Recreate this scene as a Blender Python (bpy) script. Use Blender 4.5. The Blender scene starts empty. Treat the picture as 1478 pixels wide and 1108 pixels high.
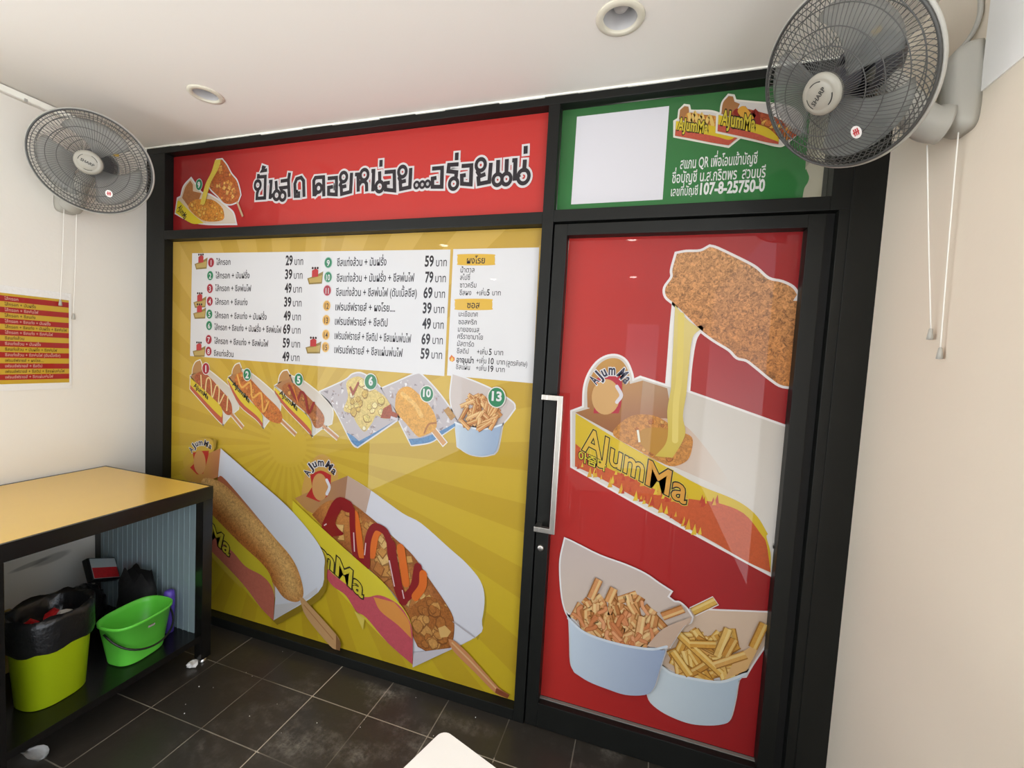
import bpy, bmesh, math, random
from mathutils import Vector, Matrix
S = bpy.context.scene
COL = S.collection

# ---------------------------------------------------------------- camera, world, lights, exposure
f_ = Vector((-0.295, 0.9536, -0.0591)); r_ = Vector((0.9526, 0.2979, 0.0556))
f_.normalize(); r_ = (r_ - f_ * r_.dot(f_)).normalized(); u_ = r_.cross(f_)
cd = bpy.data.cameras.new('camera'); cam = bpy.data.objects.new('camera', cd); COL.objects.link(cam)
cd.sensor_fit = 'HORIZONTAL'; cd.sensor_width = 36.0; cd.lens = 615.88 / 1478 * 36.0
cd.clip_start = 0.02; cd.clip_end = 200
cam.matrix_world = Matrix(((r_.x, u_.x, -f_.x, 2.711), (r_.y, u_.y, -f_.y, -1.698), (r_.z, u_.z, -f_.z, 1.555), (0, 0, 0, 1)))
S.camera = cam
S.view_settings.view_transform = 'Standard'; S.view_settings.look = 'None'
S.view_settings.gamma = 1.0; S.view_settings.use_curve_mapping = False
S.view_settings.exposure = 0.0
W = bpy.data.worlds.new('daylight'); S.world = W; W.use_nodes = True
wn = W.node_tree; bg = wn.nodes['Background']
tc = wn.nodes.new('ShaderNodeTexCoord'); sx = wn.nodes.new('ShaderNodeSeparateXYZ'); cr = wn.nodes.new('ShaderNodeValToRGB')
mr = wn.nodes.new('ShaderNodeMapRange'); mr.inputs['From Min'].default_value = -1
wn.links.new(tc.outputs['Generated'], sx.inputs[0]); wn.links.new(sx.outputs['Z'], mr.inputs['Value'])
wn.links.new(mr.outputs[0], cr.inputs[0]); wn.links.new(cr.outputs[0], bg.inputs[0])
cr.color_ramp.elements[0].position = 0.47; cr.color_ramp.elements[0].color = (0.96, 0.98, 1.0, 1)   # pale paved street
cr.color_ramp.elements[1].position = 0.53; cr.color_ramp.elements[1].color = (0.50, 0.54, 0.60, 1)     # overcast sky
bg.inputs[1].default_value = 5.0

# ---------------------------------------------------------------- helpers
def lin(c):
    return tuple(((v / 255) / 12.92 if v / 255 <= 0.04045 else ((v / 255 + 0.055) / 1.055) ** 2.4) for v in c)

def material(name, col, rough=0.5, metal=0.0, coat=0.0, coat_rough=0.05, spec=0.5, bump=0.0, bscale=40, vary=0.0, vscale=6, trans=0.0, alpha=1.0):
    m = bpy.data.materials.new(name); m.use_nodes = True
    nt = m.node_tree; b = nt.nodes['Principled BSDF']
    b.inputs['Base Color'].default_value = (*lin(col), 1); b.inputs['Roughness'].default_value = rough
    b.inputs['Metallic'].default_value = metal; b.inputs['Coat Weight'].default_value = coat
    b.inputs['Coat Roughness'].default_value = coat_rough; b.inputs['Specular IOR Level'].default_value = spec
    b.inputs['Transmission Weight'].default_value = trans; b.inputs['Alpha'].default_value = alpha
    g = nt.nodes.new('ShaderNodeNewGeometry')
    if vary:
        n = nt.nodes.new('ShaderNodeTexNoise'); n.inputs['Scale'].default_value = vscale; n.inputs['Detail'].default_value = 5
        nt.links.new(g.outputs['Position'], n.inputs['Vector'])
        r = nt.nodes.new('ShaderNodeMapRange'); r.inputs['To Min'].default_value = 1 - vary; r.inputs['To Max'].default_value = 1 + vary
        nt.links.new(n.outputs['Fac'], r.inputs['Value'])
        mx = nt.nodes.new('ShaderNodeVectorMath'); mx.operation = 'SCALE'; mx.inputs[0].default_value = lin(col)
        nt.links.new(r.outputs[0], mx.inputs['Scale']); nt.links.new(mx.outputs[0], b.inputs['Base Color'])
    if bump:
        n2 = nt.nodes.new('ShaderNodeTexNoise'); n2.inputs['Scale'].default_value = bscale; n2.inputs['Detail'].default_value = 6
        nt.links.new(g.outputs['Position'], n2.inputs['Vector'])
        bp = nt.nodes.new('ShaderNodeBump'); bp.inputs['Strength'].default_value = bump; bp.inputs['Distance'].default_value = 0.01
        nt.links.new(n2.outputs['Fac'], bp.inputs['Height']); nt.links.new(bp.outputs[0], b.inputs['Normal'])
    return m

def obj(name, bm, mat, parent=None, smooth=False, label=None):
    me = bpy.data.meshes.new(name); bm.normal_update(); bm.to_mesh(me); bm.free()
    for m in (mat if isinstance(mat, (list, tuple)) else [mat]): me.materials.append(m)
    if smooth:
        for p in me.polygons: p.use_smooth = True
    o = bpy.data.objects.new(name, me); COL.objects.link(o)
    if parent:
        o.parent = parent
        o.matrix_parent_inverse = Matrix.Translation(-parent.location)   # only roots carry a location
    if label: o['label'] = label
    return o

def tag(o, label, cat, group=None):
    o['label'] = label; o['category'] = cat
    if group: o['group'] = group
    return o

def thing(name, label, cat, loc=(0, 0, 0), group=None):
    o = bpy.data.objects.new(name, None); o.empty_display_size = 0.05; COL.objects.link(o); o.location = loc
    return tag(o, label, cat, group)

def struct(name, bm, mat, smooth=False):
    o = obj(name, bm, mat, None, smooth); o['kind'] = 'structure'; return o

def box(bm, a, b, bev=0.0):
    vs = [bm.verts.new((x, y, z)) for z in (a[2], b[2]) for y in (a[1], b[1]) for x in (a[0], b[0])]
    fs = [bm.faces.new([vs[i] for i in q]) for q in ((0, 2, 3, 1), (4, 5, 7, 6), (0, 1, 5, 4), (2, 6, 7, 3), (0, 4, 6, 2), (1, 3, 7, 5))]
    if bev:
        es = list({e for f in fs for e in f.edges})
        bmesh.ops.bevel(bm, geom=es, offset=bev, segments=2, affect='EDGES', profile=0.6)

def boxes(*bs, bev=0.0):
    bm = bmesh.new()
    for a, b in bs: box(bm, a, b, bev)
    return bm

def catmull(pts, closed=False, n=6):
    P = [Vector(p) for p in pts]; out = []; N = len(P)
    for i in range(N if closed else N - 1):
        p0 = P[(i - 1) % N] if closed or i > 0 else P[0] * 2 - P[1]
        p1 = P[i]; p2 = P[(i + 1) % N]
        p3 = P[(i + 2) % N] if closed or i < N - 2 else P[-1] * 2 - P[-2]
        for k in range(n):
            t = k / n
            out.append(0.5 * ((2 * p1) + (p2 - p0) * t + (2 * p0 - 5 * p1 + 4 * p2 - p3) * t * t + (3 * p1 - p0 - 3 * p2 + p3) * t ** 3))
    if not closed: out.append(P[-1])
    return out

def tube(bm, pts, r, seg=8, closed=False, cap=True, flat=None):
    pts = [Vector(p) for p in pts]; N = len(pts); rings = []
    rr = r if isinstance(r, (list, tuple)) else [r] * N
    prev = None
    for i, p in enumerate(pts):
        if closed: t = pts[(i + 1) % N] - pts[i - 1]
        else: t = pts[min(i + 1, N - 1)] - pts[max(i - 1, 0)]
        t.normalize()
        if prev is None:
            a = Vector((0, 0, 1)) if abs(t.z) < 0.9 else Vector((1, 0, 0))
            nrm = t.cross(a).normalized()
        else:
            nrm = (prev - t * prev.dot(t)).normalized()
        prev = nrm; bi = t.cross(nrm)
        rings.append([bm.verts.new(p + (nrm * math.cos(2 * math.pi * k / seg) + bi * math.sin(2 * math.pi * k / seg)) * rr[i]) for k in range(seg)])
    for i in range(N if closed else N - 1):
        A, B = rings[i], rings[(i + 1) % N]
        for k in range(seg): bm.faces.new((A[k], A[(k + 1) % seg], B[(k + 1) % seg], B[k]))
    if cap and not closed:
        bm.faces.new(list(reversed(rings[0]))); bm.faces.new(rings[-1])

def lathe(bm, prof, org, ax, seg=48, cap=False):
    ax = Vector(ax).normalized(); a = Vector((0, 0, 1)) if abs(ax.z) < 0.9 else Vector((1, 0, 0))
    e1 = ax.cross(a).normalized(); e2 = ax.cross(e1); org = Vector(org); rings = []
    for r, h in prof:
        rings.append([bm.verts.new(org + ax * h + (e1 * math.cos(2 * math.pi * k / seg) + e2 * math.sin(2 * math.pi * k / seg)) * r) for k in range(seg)])
    for A, B in zip(rings, rings[1:]):
        for k in range(seg): bm.faces.new((A[k], A[(k + 1) % seg], B[(k + 1) % seg], B[k]))
    if cap: bm.faces.new(rings[0]); bm.faces.new(list(reversed(rings[-1])))
    bmesh.ops.recalc_face_normals(bm, faces=bm.faces[:])

def loft(bm, secs, cap0=True, cap1=False):
    rings = [[bm.verts.new(p) for p in s] for s in secs]; n = len(rings[0])
    for A, B in zip(rings, rings[1:]):
        for k in range(n): bm.faces.new((A[k], A[(k + 1) % n], B[(k + 1) % n], B[k]))
    if cap0: bm.faces.new(list(reversed(rings[0])))
    if cap1: bm.faces.new(rings[-1])

def sell(cx, cy, z, a, b, rot=0, e=3.2, n=48):
    out = []
    for k in range(n):
        t = 2 * math.pi * k / n; c, s = math.cos(t), math.sin(t)
        x = a * math.copysign(abs(c) ** (2 / e), c); y = b * math.copysign(abs(s) ** (2 / e), s)
        out.append(Vector((cx + x * math.cos(rot) - y * math.sin(rot), cy + x * math.sin(rot) + y * math.cos(rot), z)))
    return out

# ---------------------------------------------------------------- materials
M = {}
M['wall'] = material('wall_paint', (230, 226, 217), 0.75, vary=0.02, vscale=2.5, bump=0.05, bscale=60)
M['wall_r'] = material('wall_paint_beige', (230, 219, 201), 0.75, vary=0.025, vscale=2.5, bump=0.05, bscale=60)
M['light_band'] = material('wall_light_band', (242, 241, 238), 0.7, vary=0.02, vscale=3)  # paler tone stands for the brighter-lit upper part of the wall
M['ceil'] = material('ceiling_paint', (232, 227, 219), 0.8, vary=0.012, vscale=2)
M['near_white'] = material('near_white_matte', (250, 250, 240), 0.6)
M['black'] = material('black_satin_paint', (20, 21, 19), 0.42, spec=0.25, vary=0.25, vscale=9, bump=0.04, bscale=30)
M['black_gloss'] = material('black_gloss_paint', (20, 19, 18), 0.22, vary=0.3, vscale=14)
M['gap'] = material('black_rubber', (8, 8, 8), 0.7)
M['steel'] = material('brushed_steel', (200, 196, 190), 0.32, metal=1.0, vary=0.12, vscale=30)
M['chrome'] = material('chrome', (215, 212, 208), 0.12, metal=1.0)
M['yellow_top'] = material('yellow_laminate', (222, 182, 84), 0.32, coat=0.5, coat_rough=0.12, vary=0.04, vscale=4)
M['panel_grey'] = material('blue_grey_plastic', (128, 144, 148), 0.4, vary=0.04, vscale=8)
M['lime'] = material('lime_plastic', (178, 200, 22), 0.35)
M['green'] = material('green_plastic', (106, 216, 72), 0.35)
M['bag'] = material('black_bin_bag', (24, 24, 25), 0.28, bump=0.5, bscale=26)
M['cloth'] = material('black_cloth_bag', (16, 16, 17), 0.85, bump=0.3, bscale=50)
M['black_plastic'] = material('black_plastic', (22, 24, 22), 0.35)
M['red'] = material('red_wrapper', (190, 30, 36), 0.4, vary=0.3, vscale=50)
M['white_paper'] = material('white_paper', (230, 228, 224), 0.7, bump=0.3, bscale=60)
M['pale_plastic'] = material('pale_plastic', (170, 178, 180), 0.3)
M['purple'] = material('purple_plastic', (96, 74, 180), 0.4)
M['clear'] = material('clear_wrapper', (200, 205, 208), 0.12, alpha=0.35)
M['cream'] = material('cream_laminate', (240, 236, 228), 0.35, vary=0.02, vscale=12)
M['fan_grey'] = material('fan_grey_plastic', (176, 174, 166), 0.35)
M['fan_pale'] = material('fan_pale_plastic', (158, 154, 142), 0.38)
M['fan_dark'] = material('fan_dark_plastic', (52, 52, 60), 0.3)
M['wire'] = material('fan_dark_wire', (74, 74, 72), 0.4)
M['wire_rear'] = material('fan_grey_wire', (104, 104, 100), 0.4)
M['cord_white'] = material('white_cord', (245, 243, 236), 0.6)
M['mark'] = material('dark_mark', (48, 48, 46), 0.5)
M['amber'] = material('yellow_marking', (214, 176, 50), 0.5)
M['smoke'] = material('smoky_clear_blade', (158, 160, 156), 0.3, alpha=0.6)
M['stick_white'] = material('white_label', (232, 228, 224), 0.4)
M['stick_red'] = material('red_label', (196, 60, 62), 0.4)

def floor_mat():
    m = bpy.data.materials.new('dark_floor_tiles'); m.use_nodes = True; nt = m.node_tree; b = nt.nodes['Principled BSDF']; L = nt.links.new
    g = nt.nodes.new('ShaderNodeNewGeometry'); sp = nt.nodes.new('ShaderNodeSeparateXYZ'); L(g.outputs['Position'], sp.inputs[0])
    def math_(op, a, b_=None, c=None):
        n = nt.nodes.new('ShaderNodeMath'); n.operation = op
        for i, v in enumerate((a, b_, c)):
            if v is None: continue
            if hasattr(v, 'is_output'): L(v, n.inputs[i])
            else: n.inputs[i].default_value = v
        return n.outputs[0]
    def edge(v, off):
        t = math_('FRACT', math_('DIVIDE', math_('ADD', v, off), 0.2875))
        return math_('MINIMUM', t, math_('SUBTRACT', 1.0, t))
    d = math_('MINIMUM', edge(sp.outputs['X'], -0.82 + 0.2875 * 10), edge(sp.outputs['Y'], 0.199 + 0.2875 * 20))
    grout = math_('LESS_THAN', d, 0.0075)
    n1 = nt.nodes.new('ShaderNodeTexNoise'); n1.inputs['Scale'].default_value = 3.2; n1.inputs['Detail'].default_value = 8; n1.inputs['Roughness'].default_value = 0.7
    n2 = nt.nodes.new('ShaderNodeTexNoise'); n2.inputs['Scale'].default_value = 2.1; n2.inputs['Detail'].default_value = 3
    n3 = nt.nodes.new('ShaderNodeTexNoise'); n3.inputs['Scale'].default_value = 60; n3.inputs['Detail'].default_value = 4
    for n in (n1, n2, n3): L(g.outputs['Position'], n.inputs['Vector'])
    dust = math_('MULTIPLY', math_('SUBTRACT', n1.outputs['Fac'], 0.50), 2.6); dust = math_('MAXIMUM', dust, 0.0)
    patch = nt.nodes.new('ShaderNodeMapRange'); patch.inputs['From Min'].default_value = 0.42; patch.inputs['From Max'].default_value = 0.62; L(n2.outputs['Fac'], patch.inputs['Value'])
    xg = nt.nodes.new('ShaderNodeMapRange'); xg.inputs['From Min'].default_value = 0.9; xg.inputs['From Max'].default_value = 1.6; L(sp.outputs['X'], xg.inputs['Value'])
    dust = math_('MULTIPLY', math_('MULTIPLY', dust, patch.outputs[0]), math_('ADD', math_('MULTIPLY', xg.outputs[0], 0.85), 0.15))
    for (px, py, a, c, amt) in ((1.60, -0.075, 0.17, 0.045, 1.5), (1.50, -0.40, 0.22, 0.12, 0.9), (1.86, -0.36, 0.2, 0.08, 0.9), (2.06, -0.09, 0.2, 0.05, 0.8), (1.15, -0.30, 0.25, 0.12, 0.35)):
        e = math_('ADD', math_('POWER', math_('ABSOLUTE', math_('DIVIDE', math_('SUBTRACT', sp.outputs['X'], px), a)), 2.0), math_('POWER', math_('ABSOLUTE', math_('DIVIDE', math_('SUBTRACT', sp.outputs['Y'], py), c)), 2.0))
        k = math_('MAXIMUM', math_('SUBTRACT', 1.0, e), 0.0)
        dust = math_('ADD', dust, math_('MULTIPLY', math_('MULTIPLY', k, amt), math_('MAXIMUM', math_('MULTIPLY', math_('SUBTRACT', n1.outputs['Fac'], 0.42), 2.6), 0.0)))
    n4 = nt.nodes.new('ShaderNodeTexNoise'); n4.inputs['Scale'].default_value = 26; n4.inputs['Detail'].default_value = 8; n4.inputs['Roughness'].default_value = 0.75; L(g.outputs['Position'], n4.inputs['Vector'])
    fine = math_('MAXIMUM', math_('MULTIPLY', math_('SUBTRACT', n4.outputs['Fac'], 0.40), 6.0), 0.12)
    dust = math_('MINIMUM', math_('MULTIPLY', dust, fine), 0.8)
    xl = math_('LESS_THAN', math_('ABSOLUTE', math_('SUBTRACT', sp.outputs['X'], 1.3968)), 0.01); yl = math_('MULTIPLY', math_('LESS_THAN', math_('ABSOLUTE', math_('ADD', sp.outputs['Y'], 0.199)), 0.01), math_('GREATER_THAN', sp.outputs['X'], 1.39))
    strong = math_('MAXIMUM', xl, math_('MULTIPLY', yl, 0.7))
    mixd = nt.nodes.new('ShaderNodeMix'); mixd.data_type = 'RGBA'; L(dust, mixd.inputs[0])
    mixd.inputs[6].default_value = (*lin((50, 46, 41)), 1); mixd.inputs[7].default_value = (*lin((150, 144, 134)), 1)
    mixg = nt.nodes.new('ShaderNodeMix'); mixg.data_type = 'RGBA'
    gr = math_('MULTIPLY', grout, math_('MAXIMUM', strong, math_('ADD', math_('MULTIPLY', patch.outputs[0], 0.45), 0.12))); L(gr, mixg.inputs[0])
    L(mixd.outputs[2], mixg.inputs[6]); mixg.inputs[7].default_value = (*lin((176, 168, 152)), 1)
    L(mixg.outputs[2], b.inputs['Base Color'])
    L(math_('ADD', math_('MULTIPLY', dust, 0.4), math_('ADD', math_('MULTIPLY', n3.outputs['Fac'], 0.14), 0.26)), b.inputs['Roughness'])
    bp = nt.nodes.new('ShaderNodeBump'); bp.inputs['Strength'].default_value = 0.25; bp.inputs['Distance'].default_value = 0.004
    L(math_('SUBTRACT', math_('MULTIPLY', n3.outputs['Fac'], 0.4), grout), bp.inputs['Height']); L(bp.outputs[0], b.inputs['Normal'])
    return m
M['floor'] = floor_mat()

def dark_patches(m, spots):
    nt = m.node_tree; L = nt.links.new; b = nt.nodes['Principled BSDF']; src = b.inputs['Base Color'].links[0].from_socket
    g = nt.nodes.new('ShaderNodeNewGeometry')
    for (y, z, a, c, rot, amt) in spots:
        mp = nt.nodes.new('ShaderNodeMapping'); mp.vector_type = 'TEXTURE'; mp.inputs['Location'].default_value = (0, y, z); mp.inputs['Rotation'].default_value = (rot, 0, 0); mp.inputs['Scale'].default_value = (1, a, c)
        L(g.outputs['Position'], mp.inputs['Vector']); ln = nt.nodes.new('ShaderNodeVectorMath'); ln.operation = 'LENGTH'; L(mp.outputs[0], ln.inputs[0])
        r = nt.nodes.new('ShaderNodeMapRange'); r.inputs['From Min'].default_value = 1.1; r.inputs['From Max'].default_value = 0.7; r.inputs['To Max'].default_value = amt; L(ln.outputs['Value'], r.inputs['Value'])
        mx = nt.nodes.new('ShaderNodeMix'); mx.data_type = 'RGBA'; L(r.outputs[0], mx.inputs[0]); L(src, mx.inputs[6]); mx.inputs[7].default_value = (0.05, 0.05, 0.045, 1); src = mx.outputs[2]
    L(src, b.inputs['Base Color'])
M['wall_left'] = M['wall'].copy()
dark_patches(M['wall_left'], [(*[(-0.4085,0.4531)][0], .075, .022, .10, .40), (*[(-0.4827,0.4556)][0], .075, .012, .10, .45)])  # darkens two slanted elliptical patches low on the left wall

def pane_mat():
    m = bpy.data.materials.new('clear_glass'); m.use_nodes = True; nt = m.node_tree; nt.nodes.clear(); L = nt.links.new
    o = nt.nodes.new('ShaderNodeOutputMaterial'); mx = nt.nodes.new('ShaderNodeMixShader'); t = nt.nodes.new('ShaderNodeBsdfTransparent')
    gl = nt.nodes.new('ShaderNodeBsdfGlossy'); gl.inputs['Roughness'].default_value = 0.01; fr = nt.nodes.new('ShaderNodeFresnel')
    t.inputs[0].default_value = (0.86, 0.9, 0.88, 1)
    L(fr.outputs[0], mx.inputs[0]); L(t.outputs[0], mx.inputs[1]); L(gl.outputs[0], mx.inputs[2]); L(mx.outputs[0], o.inputs[0]); return m
M['glass'] = pane_mat()

def print_mat():
    # laminated colour print: ink colour per area, a crumb-like printed grain where the ink's alpha asks for it
    m = bpy.data.materials.new('laminated_print'); m.use_nodes = True; nt = m.node_tree; b = nt.nodes['Principled BSDF']; L = nt.links.new
    at = nt.nodes.new('ShaderNodeVertexColor'); at.layer_name = 'Col'
    g = nt.nodes.new('ShaderNodeNewGeometry')
    n = nt.nodes.new('ShaderNodeTexNoise'); n.inputs['Scale'].default_value = 75; n.inputs['Detail'].default_value = 7; n.inputs['Roughness'].default_value = 0.72; n.inputs['Distortion'].default_value = 1.2
    L(g.outputs['Position'], n.inputs['Vector'])
    r = nt.nodes.new('ShaderNodeMapRange'); r.inputs['From Min'].default_value = 0.38; r.inputs['From Max'].default_value = 0.62; r.inputs['To Min'].default_value = -0.72; r.inputs['To Max'].default_value = 0.72
    L(n.outputs['Fac'], r.inputs['Value'])
    mu = nt.nodes.new('ShaderNodeMath'); mu.operation = 'MULTIPLY'; L(r.outputs[0], mu.inputs[0]); L(at.outputs['Alpha'], mu.inputs[1])
    ad = nt.nodes.new('ShaderNodeMath'); ad.operation = 'ADD'; ad.inputs[1].default_value = 1.0; sk = nt.nodes.new('ShaderNodeMath'); sk.operation = 'MULTIPLY'; sk.inputs[1].default_value = 0.68   # print density of the vinyl
    L(mu.outputs[0], ad.inputs[0])
    sc = nt.nodes.new('ShaderNodeVectorMath'); sc.operation = 'SCALE'; L(at.outputs['Color'], sc.inputs[0]); L(ad.outputs[0], sk.inputs[0]); L(sk.outputs[0], sc.inputs['Scale'])
    L(sc.outputs[0], b.inputs['Base Color'])
    b.inputs['Roughness'].default_value = 0.55; b.inputs['Specular IOR Level'].default_value = 0.2
    b.inputs['Coat Weight'].default_value = 0.5; b.inputs['Coat Roughness'].default_value = 0.015; b.inputs['Coat IOR'].default_value = 1.45
    return m
M['print'] = print_mat()

# ---------------------------------------------------------------- room
RX, H = 3.411, 2.6
YB = -4.6
struct('floor', boxes(((-0.12, YB, -0.1), (RX + 0.12, 1.4, 0.0))), M['floor'])
struct('wall_left', boxes(((-0.12, -1.25, 0), (0, 1.4, H))), M['wall_left'])
struct('wall_right', boxes(((RX, -1.15, 0), (RX + 0.12, 1.4, H))), M['wall_r'])
struct('light_edge_band', boxes(((RX - 0.004, -1.15, 2.233), (RX, -0.40, H))), M['light_band'])  # edge of light on the upper right wall, put in as a pale band
struct('wall_rear_added', boxes(((-0.12, YB - 0.12, 0), (2.42, YB, H)), ((2.86, YB - 0.12, 0), (RX + 0.12, YB, H)), ((2.42, YB - 0.12, 2.15), (2.86, YB, H))), M['wall'])  # out of view; added to cut light from behind, gap follows the door reflection
struct('wall_back', boxes(((-0.12, 1.3, 0), (RX + 0.12, 1.4, H))), M['wall'])
bm = bmesh.new()
DL = [(0.852, -0.31, 0.058, False), (2.564, -0.325, 0.063, False), (0.70, -3.62, 0.06, True), (2.5, -3.5, 0.06, True), (0.80, -1.95, 0.06, True), (2.53, -1.93, 0.06, True)]
es = []
def ring_edges(pts):
    vs = [bm.verts.new((x, y, H)) for x, y in pts]
    return [bm.edges.new((vs[i], vs[(i + 1) % len(vs)])) for i in range(len(vs))]
es += ring_edges([(-0.12, YB), (RX + 0.12, YB), (RX + 0.12, 1.4), (-0.12, 1.4)])
for x, y, r, on_ in DL:
    es += ring_edges([(x + r * math.cos(2 * math.pi * k / 40), y + r * math.sin(2 * math.pi * k / 40)) for k in range(40)])
bmesh.ops.triangle_fill(bm, use_beauty=True, edges=es)
ex = bmesh.ops.extrude_face_region(bm, geom=bm.faces[:])
bmesh.ops.translate(bm, verts=[v for v in ex['geom'] if isinstance(v, bmesh.types.BMVert)], vec=(0, 0, 0.14))
bmesh.ops.recalc_face_normals(bm, faces=bm.faces[:])
struct('ceiling', bm, M['ceil'])
bm = bmesh.new(); rnd = random.Random(4); x = 0.0
while x < RX:                                                    # uneven white bead along the ceiling line
    w = min(rnd.uniform(0.05, 0.2), RX - x); d = rnd.uniform(0.004, 0.009)
    box(bm, (x, -0.006, H - d), (x + w, 0.001, H - 0.0003)); x += w
struct('trim_2', bm, M['near_white'])

# black painted shop front: posts, rails and mullion
XM0, XM1 = 2.274, 2.320
bm = bmesh.new()
D0, D1 = 0.0, 0.10
for a, b in (((0, 0, 2.563), (RX, 0, H)), ((0, 0, 0), (0.142, 0, 2.563)), ((XM0, 0, 0), (XM1, 0, 2.563)), ((3.288, 0, 0), (RX, 0, 2.108)), ((3.262, 0, 2.108), (RX, 0, 2.563)),
             ((0.142, 0, 2.102), (XM0, 0, 2.150)), ((XM1, 0, 2.108), (3.262, 0, 2.155)), ((0.142, 0, 0), (XM0, 0, 0.05))):
    box(bm, (a[0], D0, a[2]), (b[0], D1, b[2]), 0.0025)
box(bm, (3.318, -0.0035, 0), (RX, 0.02, 2.563), 0.0015)           # cover strip against the right wall
struct('wall_front', bm, M['black'])
YG = 0.045
def pane(name, x0, z0, x1, z1):
    return struct(name, boxes(((x0, YG + 0.002, z0), (x1, YG + 0.008, z1))), M['glass'])
pane('window_1', 0.142, 0.05, XM0, 2.102)
pane('window_2', 0.142, 2.150, XM0, 2.563)
pane('window_3', XM1, 2.155, 3.262, 2.563)
# door leaf
LX0, LX1, GX0, GX1, GZ0, GZ1, LZ1 = 2.327, 3.254, 2.379, 3.203, 0.110, 2.054, 2.098
bm = bmesh.new()
for a, b in (((LX0, 0.004), (GX0, LZ1)), ((GX1, 0.004), (LX1, LZ1)), ((GX0, GZ1), (GX1, LZ1)), ((GX0, 0.004), (GX1, GZ0))):
    box(bm, (a[0], 0.002, a[1]), (b[0], 0.07, b[1]), 0.002)
door = struct('door_1', bm, M['black'])
obj('door_pane', boxes(((GX0, YG + 0.002, GZ0), (GX1, YG + 0.008, GZ1))), M['glass'], door)
obj('door_stop', boxes(((3.2545, 0.03, 0), (3.2875, 0.08, 2.106)), ((XM1, 0.03, 0), (2.3265, 0.08, 2.106)), ((3.2545, 0.082, 0), (3.2875, 0.086, 2.106)), ((XM1, 0.03, 2.0985), (3.2540, 0.08, 2.107))), M['gap'], door)
bm = bmesh.new()
hz0, hz1 = 0.866, 1.420
for z in (hz0, hz1 - 0.02):
    box(bm, (2.328, -0.055, z), (2.350, 0.002, z + 0.02), 0.0015)
    box(bm, (2.350, -0.055, z), (2.394, -0.035, z + 0.02), 0.0015)
box(bm, (2.392, -0.055, hz0), (2.413, -0.035, hz1), 0.0015)
obj('door_handle', bm, M['steel'], door, label='brushed steel square pull handle')
bm = bmesh.new(); lathe(bm, [(0.0, -0.006), (0.009, -0.006), (0.013, -0.004), (0.0135, 0.003)], (2.349, 0, 0.778), (0, 1, 0), 28)
box(bm, (2.3478, -0.0072, 0.774), (2.3502, -0.005, 0.782))
obj('door_lock', bm, M['steel'], door, True)
obj('trim_strip', boxes(((GX0, 0.030, GZ0), (GX1, YG - 0.002, GZ0 + 0.004))), material('grey_glazing_bead', (120, 118, 112), 0.5), door, label='grey glazing bead along the bottom of the pane')
# unseen fill light, added to brighten the wall behind the bare glass
kl = bpy.data.lights.new('kitchen_fill_light', 'POINT'); kl.energy = 6; kl.shadow_soft_size = 0.1; kl.color = (1, 0.95, 0.88)
ko = bpy.data.objects.new('kitchen_fill_light', kl); ko.location = (2.6, 0.7, 2.3); COL.objects.link(ko)

# ---------------------------------------------------------------- recessed downlights
M['lamp_on'] = bpy.data.materials.new('lit_lamp'); M['lamp_on'].use_nodes = True
e_ = M['lamp_on'].node_tree.nodes['Principled BSDF']; e_.inputs['Emission Color'].default_value = (1, 0.95, 0.88, 1); e_.inputs['Emission Strength'].default_value = 40
M['lamp_off'] = material('frosted_bulb', (190, 186, 184), 0.25)
M['reflector'] = material('satin_reflector', (206, 204, 204), 0.2, coat=0.6)
M['ring'] = material('cream_ring', (214, 208, 190), 0.4)
DLAB = ['unlit cream-ringed downlight above the red banner, nearer the left fan', 'unlit cream-ringed downlight in the ceiling near the right fan',
        'lit downlight deep in the shop ceiling, left row', 'lit downlight deep in the shop ceiling, right row', 'lit downlight over the middle of the shop, left row', 'lit downlight over the middle of the shop, right row']
for i, (x, y, r, on_) in enumerate(DL):
    t = thing('ceiling_downlight', DLAB[i], 'ceiling light', (x, y, H), 'recessed ceiling downlights')
    bm = bmesh.new(); lathe(bm, [(r * 0.80, 0.004), (r * 0.80, -0.004), (r * 0.84, -0.007), (r * 1.12, -0.004), (r * 1.16, 0.0), (r * 0.98, 0.0006), (r * 0.98, 0.004)], (x, y, H), (0, 0, 1), 48)
    obj('trim_ring', bm, M['ring'], t, True)
    bm = bmesh.new(); lathe(bm, [(r * 0.80, 0.002), (r * 0.78, 0.03), (r * 0.74, 0.07), (r * 0.60, 0.1), (0.001, 0.105)], (x, y, H), (0, 0, 1), 48)
    obj('reflector', bm, M['reflector'], t, True)
    br = 1.7 if on_ else 1.0
    bm = bmesh.new(); lathe(bm, [(0.001, 0.022), (r * 0.30 * br, 0.026), (r * 0.42 * br, 0.04), (r * 0.36, 0.06), (r * 0.25, 0.09), (r * 0.25, 0.1)], (x, y, H - (0.035 if on_ else 0.0)), (0, 0, 1), 32)
    obj('bulb', bm, M['lamp_on'] if on_ else M['lamp_off'], t, True)

exec_later = []
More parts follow.
